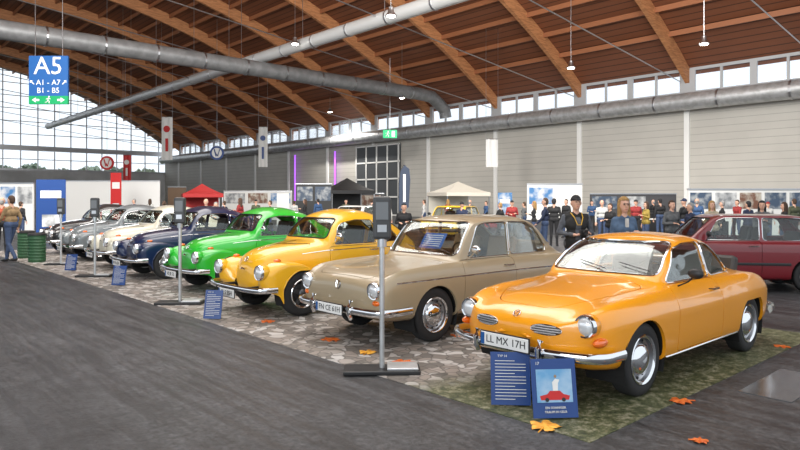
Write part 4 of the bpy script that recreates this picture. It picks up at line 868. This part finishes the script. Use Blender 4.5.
def person(px,d,v,top,leg,hair,hc,face,label,h=1.75,shoe=(.02,.02,.02),pos=None,vest=(.02,.02,.02)):
    x,y=pos or at(px,d); z=.006 if (3.7<x<9.5 and 2.2<y<24.3) else 0
    t=thing('person',label,'person',(x,y,z),face); s_=h/1.755; t.scale=(s_,s_,s_)
    o=bpy.data.objects.new('body',PM[v]); C.objects.link(o); o.parent=t
    for i,m_ in enumerate((SK,cloth(top),cloth(leg),cloth(shoe),cloth(vest))): o.material_slots[i].link='OBJECT'; o.material_slots[i].material=m_
    obj('hat' if hair=='cap' else 'hair',HM[hair].copy(),cloth(hc),t)
    obj('eyes',EYM.copy(),EYE,t); obj('mouth',MOM.copy(),LIP,t)
    return t
FCAM=math.atan2(-ca,-sa)
K=(.018,.018,.02); N=(.02,.03,.07); W=(.55,.55,.53); G_=(.12,.125,.13); R_=(.3,.03,.03); B_=(.04,.09,.20); J=(.05,.08,.16); BR=(.07,.04,.025); BLD=(.34,.20,.07); GYH=(.3,.29,.28); TN=(.3,.2,.1); OL=(.07,.08,.045)
m1=person(576,10.2,4,(.10,.11,.13),J,'cap',K,FCAM+.1,'man in black cap and black vest with camera behind the beige saloon',1.75)
obj('camera_strap',MB().tube([(.0,-.09,1.47),(.11,-.07,1.40),(.15,-.03,1.28),(.15,.03,1.28),(.11,.07,1.40),(.0,.09,1.47)],.008,5),mat('strap_yellow',(.6,.35,.03),.6),m1)
cx,cy=at(576,10.2); cc=thing('photo_camera','black camera held by the man in the black cap','camera',(cx+math.cos(FCAM+.1)*.32,cy+math.sin(FCAM+.1)*.32,1.17),FCAM+.1); obj('camera_body',MB().box(0,0,0,.05,.13,.09),BLK,cc,bevel=.008); obj('camera_lens',MB().lathe([(.035,.02),(.035,.09),(.028,.09),(0,.085)],'x'),BLK,cc)
wm=person(624,9.4,3,(.07,.12,.20),J,'long',BLD,FCAM+.1,'woman with long blond hair and glasses in denim blue jacket behind the orange coupe',1.72)
obj('shirt_front',MB().box(.100,0,1.33,.02,.06,.20),cloth(W),wm,bevel=.01)
g=MB(); [g.tube([(.092,s_*.03+.021*math.cos(q),1.642+.016*math.sin(q)) for q in np.linspace(0,2*PI,12,endpoint=False)],.003,4,True) for s_ in (-1,1)]; g.tube([(.094,-.01,1.645),(.096,0,1.648),(.094,.01,1.645)],.003,4); obj('glasses',g,BLK,wm)
x,y=gp(11,262); person(0,0,2,TN,J,'short',BR,2.2,'man in tan jacket and blue jeans at the far left edge',1.78,pos=(x,y))
person(2,19,0,(.35,.07,.03),K,'bald',GYH,1.2,'person in rust red jacket behind the man in tan at left',1.74)
crowd=[(21,26,0,K,J,'short',BR,.5,'person in black top left of the wide blue banner'),(96,30,0,R_,K,'short',BR,FCAM,'person in bright red top above the cream car windscreen'),(134,33,2,B_,K,'short',GYH,3,'person in blue jacket before the long white booth wall, left'),
(150,36,3,W,J,'long',BR,1,'person in white top before the long white booth wall, right'),(206,24,1,G_,J,'bald',GYH,FCAM,'grey haired person in grey jacket above the dark blue car'),(216,23,1,W,J,'short',GYH,FCAM+.5,'person in pale shirt right of the grey haired one'),
(224,30,2,N,J,'short',BR,2,'person in navy jacket above the green car bonnet'),(256,33,0,OL,K,'cap',K,.8,'person in olive jacket and dark cap above the green car'),(305,33,3,K,K,'long',BR,2.4,'long haired person in black above the yellow car'),(318,36,0,B_,J,'short',K,1.4,'person in blue top next to the black booth wall'),
(372,32,2,G_,K,'short',BR,.2,'person in mid grey jacket left of the near post head'),(404,18,1,K,J,'short',K,FCAM,'man in all black with dark hair beneath the feather flag'),(424,33,0,W,J,'short',BR,2.2,'person in white shirt beside the yellow hatchback'),(448,34,3,R_,J,'long',BLD,1.1,'blond person in red top under the white tent'),
(470,33,0,K,J,'bald',GYH,.4,'bald person in black jacket right of the white tent'),(486,35,2,B_,K,'short',BR,2.8,'person in blue jacket far right of the white tent'),(512,26,1,R_,K,'cap',K,FCAM,'person in red top and black cap before the blue printed banner'),(524,28,0,G_,J,'short',BR,1.9,'person in grey jacket left of the white booth wall'),
(545,19,2,N,J,'short',BR,2.2,'tall person in navy jacket left of the man in black cap'),(554,23,0,K,K,'short',K,.5,'person in black turned sideways left of the man in black cap'),(602,24,0,W,J,'bald',GYH,FCAM,'grey haired person in white shirt between the man in cap and the woman'),(646,22,3,(.35,.25,.05),J,'long',BR,2.6,'long haired person in mustard top right of the blond woman'),
(660,27,0,K,J,'short',K,1,'dark haired person in black before the poster wall, leftmost'),(672,16,1,G_,K,'short',BR,FCAM+.3,'person in charcoal jacket left of the red hatchback roof'),(684,21,2,K,J,'cap',N,1.5,'person in black with navy cap above the red hatchback'),(697,25,0,B_,J,'bald',GYH,.3,'bald person in blue top above the red hatchback'),
(712,17,3,(.5,.42,.3),K,'long',BLD,FCAM,'blond person in cream top above the red hatchback roof'),(722,23,0,K,K,'short',GYH,2,'grey haired person in black coat above the red hatchback'),(737,26,2,R_,J,'short',BR,2.7,'person in red jacket before the posters'),(748,20,1,N,K,'short',K,1.3,'dark haired person in navy right of the person in red'),
(768,26,0,W,J,'cap',R_,FCAM,'person in white shirt and red cap near the right edge'),(784,18,3,K,J,'long',BR,2.2,'long haired person in black near the right edge'),(794,24,0,OL,K,'short',BR,1,'person in olive jacket at the right edge'),
(500,24,2,K,K,'short',BLD,1.8,'fair haired person in black walking right of the white tent'),(610,20,1,K,J,'short',BR,2.9,'brown haired person in black just left of the blond woman'),(636,26,0,R_,K,'cap',K,FCAM,'person in red jacket and dark cap right of the blond woman'),(690,16,0,N,J,'short',GYH,2.4,'nearest grey haired person in navy above the red hatchback'),
(762,16,3,G_,J,'long',K,FCAM-.5,'dark long haired person in grey close to the hatchback roof'),(386,27,0,W,K,'bald',GYH,1,'bald person in white shirt just behind the near post head'),(164,28,0,K,J,'short',BR,1.2,'person in black above the cream car roof'),(240,27,3,R_,J,'long',BR,2.0,'long haired person in red above the green car'),
(184,33,1,K,J,'short',GYH,.7,'grey haired person in black beside the red canopy tent'),(270,29,2,G_,J,'short',BR,2.6,'brown haired person in grey between the green and yellow cars'),(294,38,0,W,J,'short',BR,1,'person in white shirt left of the black booth wall'),(346,36,1,OL,K,'short',K,FCAM,'person in olive jacket under the black tent'),
(462,22,2,N,K,'cap',K,.3,'person in navy with black cap before the white tent'),(534,24,3,K,J,'long',BLD,2.2,'blond person in black before the pale blue print'),(566,28,0,K,J,'short',BR,3,'person in black close behind the man in black cap'),(592,33,1,B_,K,'short',K,FCAM,'person in blue jacket before the low dark booth wall'),(653,33,2,K,K,'bald',GYH,1.4,'bald person in black before the low dark booth wall')]
for a in crowd: person(a[0],a[1],a[2],a[3],a[4],a[5],a[6],a[7],a[8],random.uniform(1.55,1.74))
print('people',time.time()-T0)
# ================================================================ light
w=bpy.data.worlds.new('world'); S.world=w; w.use_nodes=True; bg=w.node_tree.nodes['Background']; bg.inputs[0].default_value=(.86,.93,1,1); bg.inputs[1].default_value=1.35
def area(loc,sx,sy,e,to=None,c=(1,.97,.93)):
    l=bpy.data.lights.new('light','AREA'); l.shape='RECTANGLE'; l.size=sx; l.size_y=sy; l.energy=e; l.color=c; o=bpy.data.objects.new('light',l); C.objects.link(o); o.location=loc
    if to: o.rotation_euler=(Vector(to)-Vector(loc)).to_track_quat('-Z','Y').to_euler()
area((4,5,13),12,18,1600); area((8,16,14),9,18,1900); area((20,10,13),9,9,2600,(42,26,4))  # added fill panels above the frame, no fixtures: car row, then right wall
area((-12,0,7),10,6,1500,(6,8,.5),(.93,.97,1)); area((0,22,12),8,8,3200,(40,62,4))  # added unseen fills: cool one from the left side, warm one down the hall
area((14,8,9.5),8,8,2300,(33,34,13),(1,.95,.88)); area((-2,18,11),8,8,2700,(14,70,17),(1,.95,.88)); area((4,4,8),6,6,700,(10,20,18),(1,.95,.88))  # added up-lights without fixtures, brightening the timber roof
print('done',time.time()-T0)
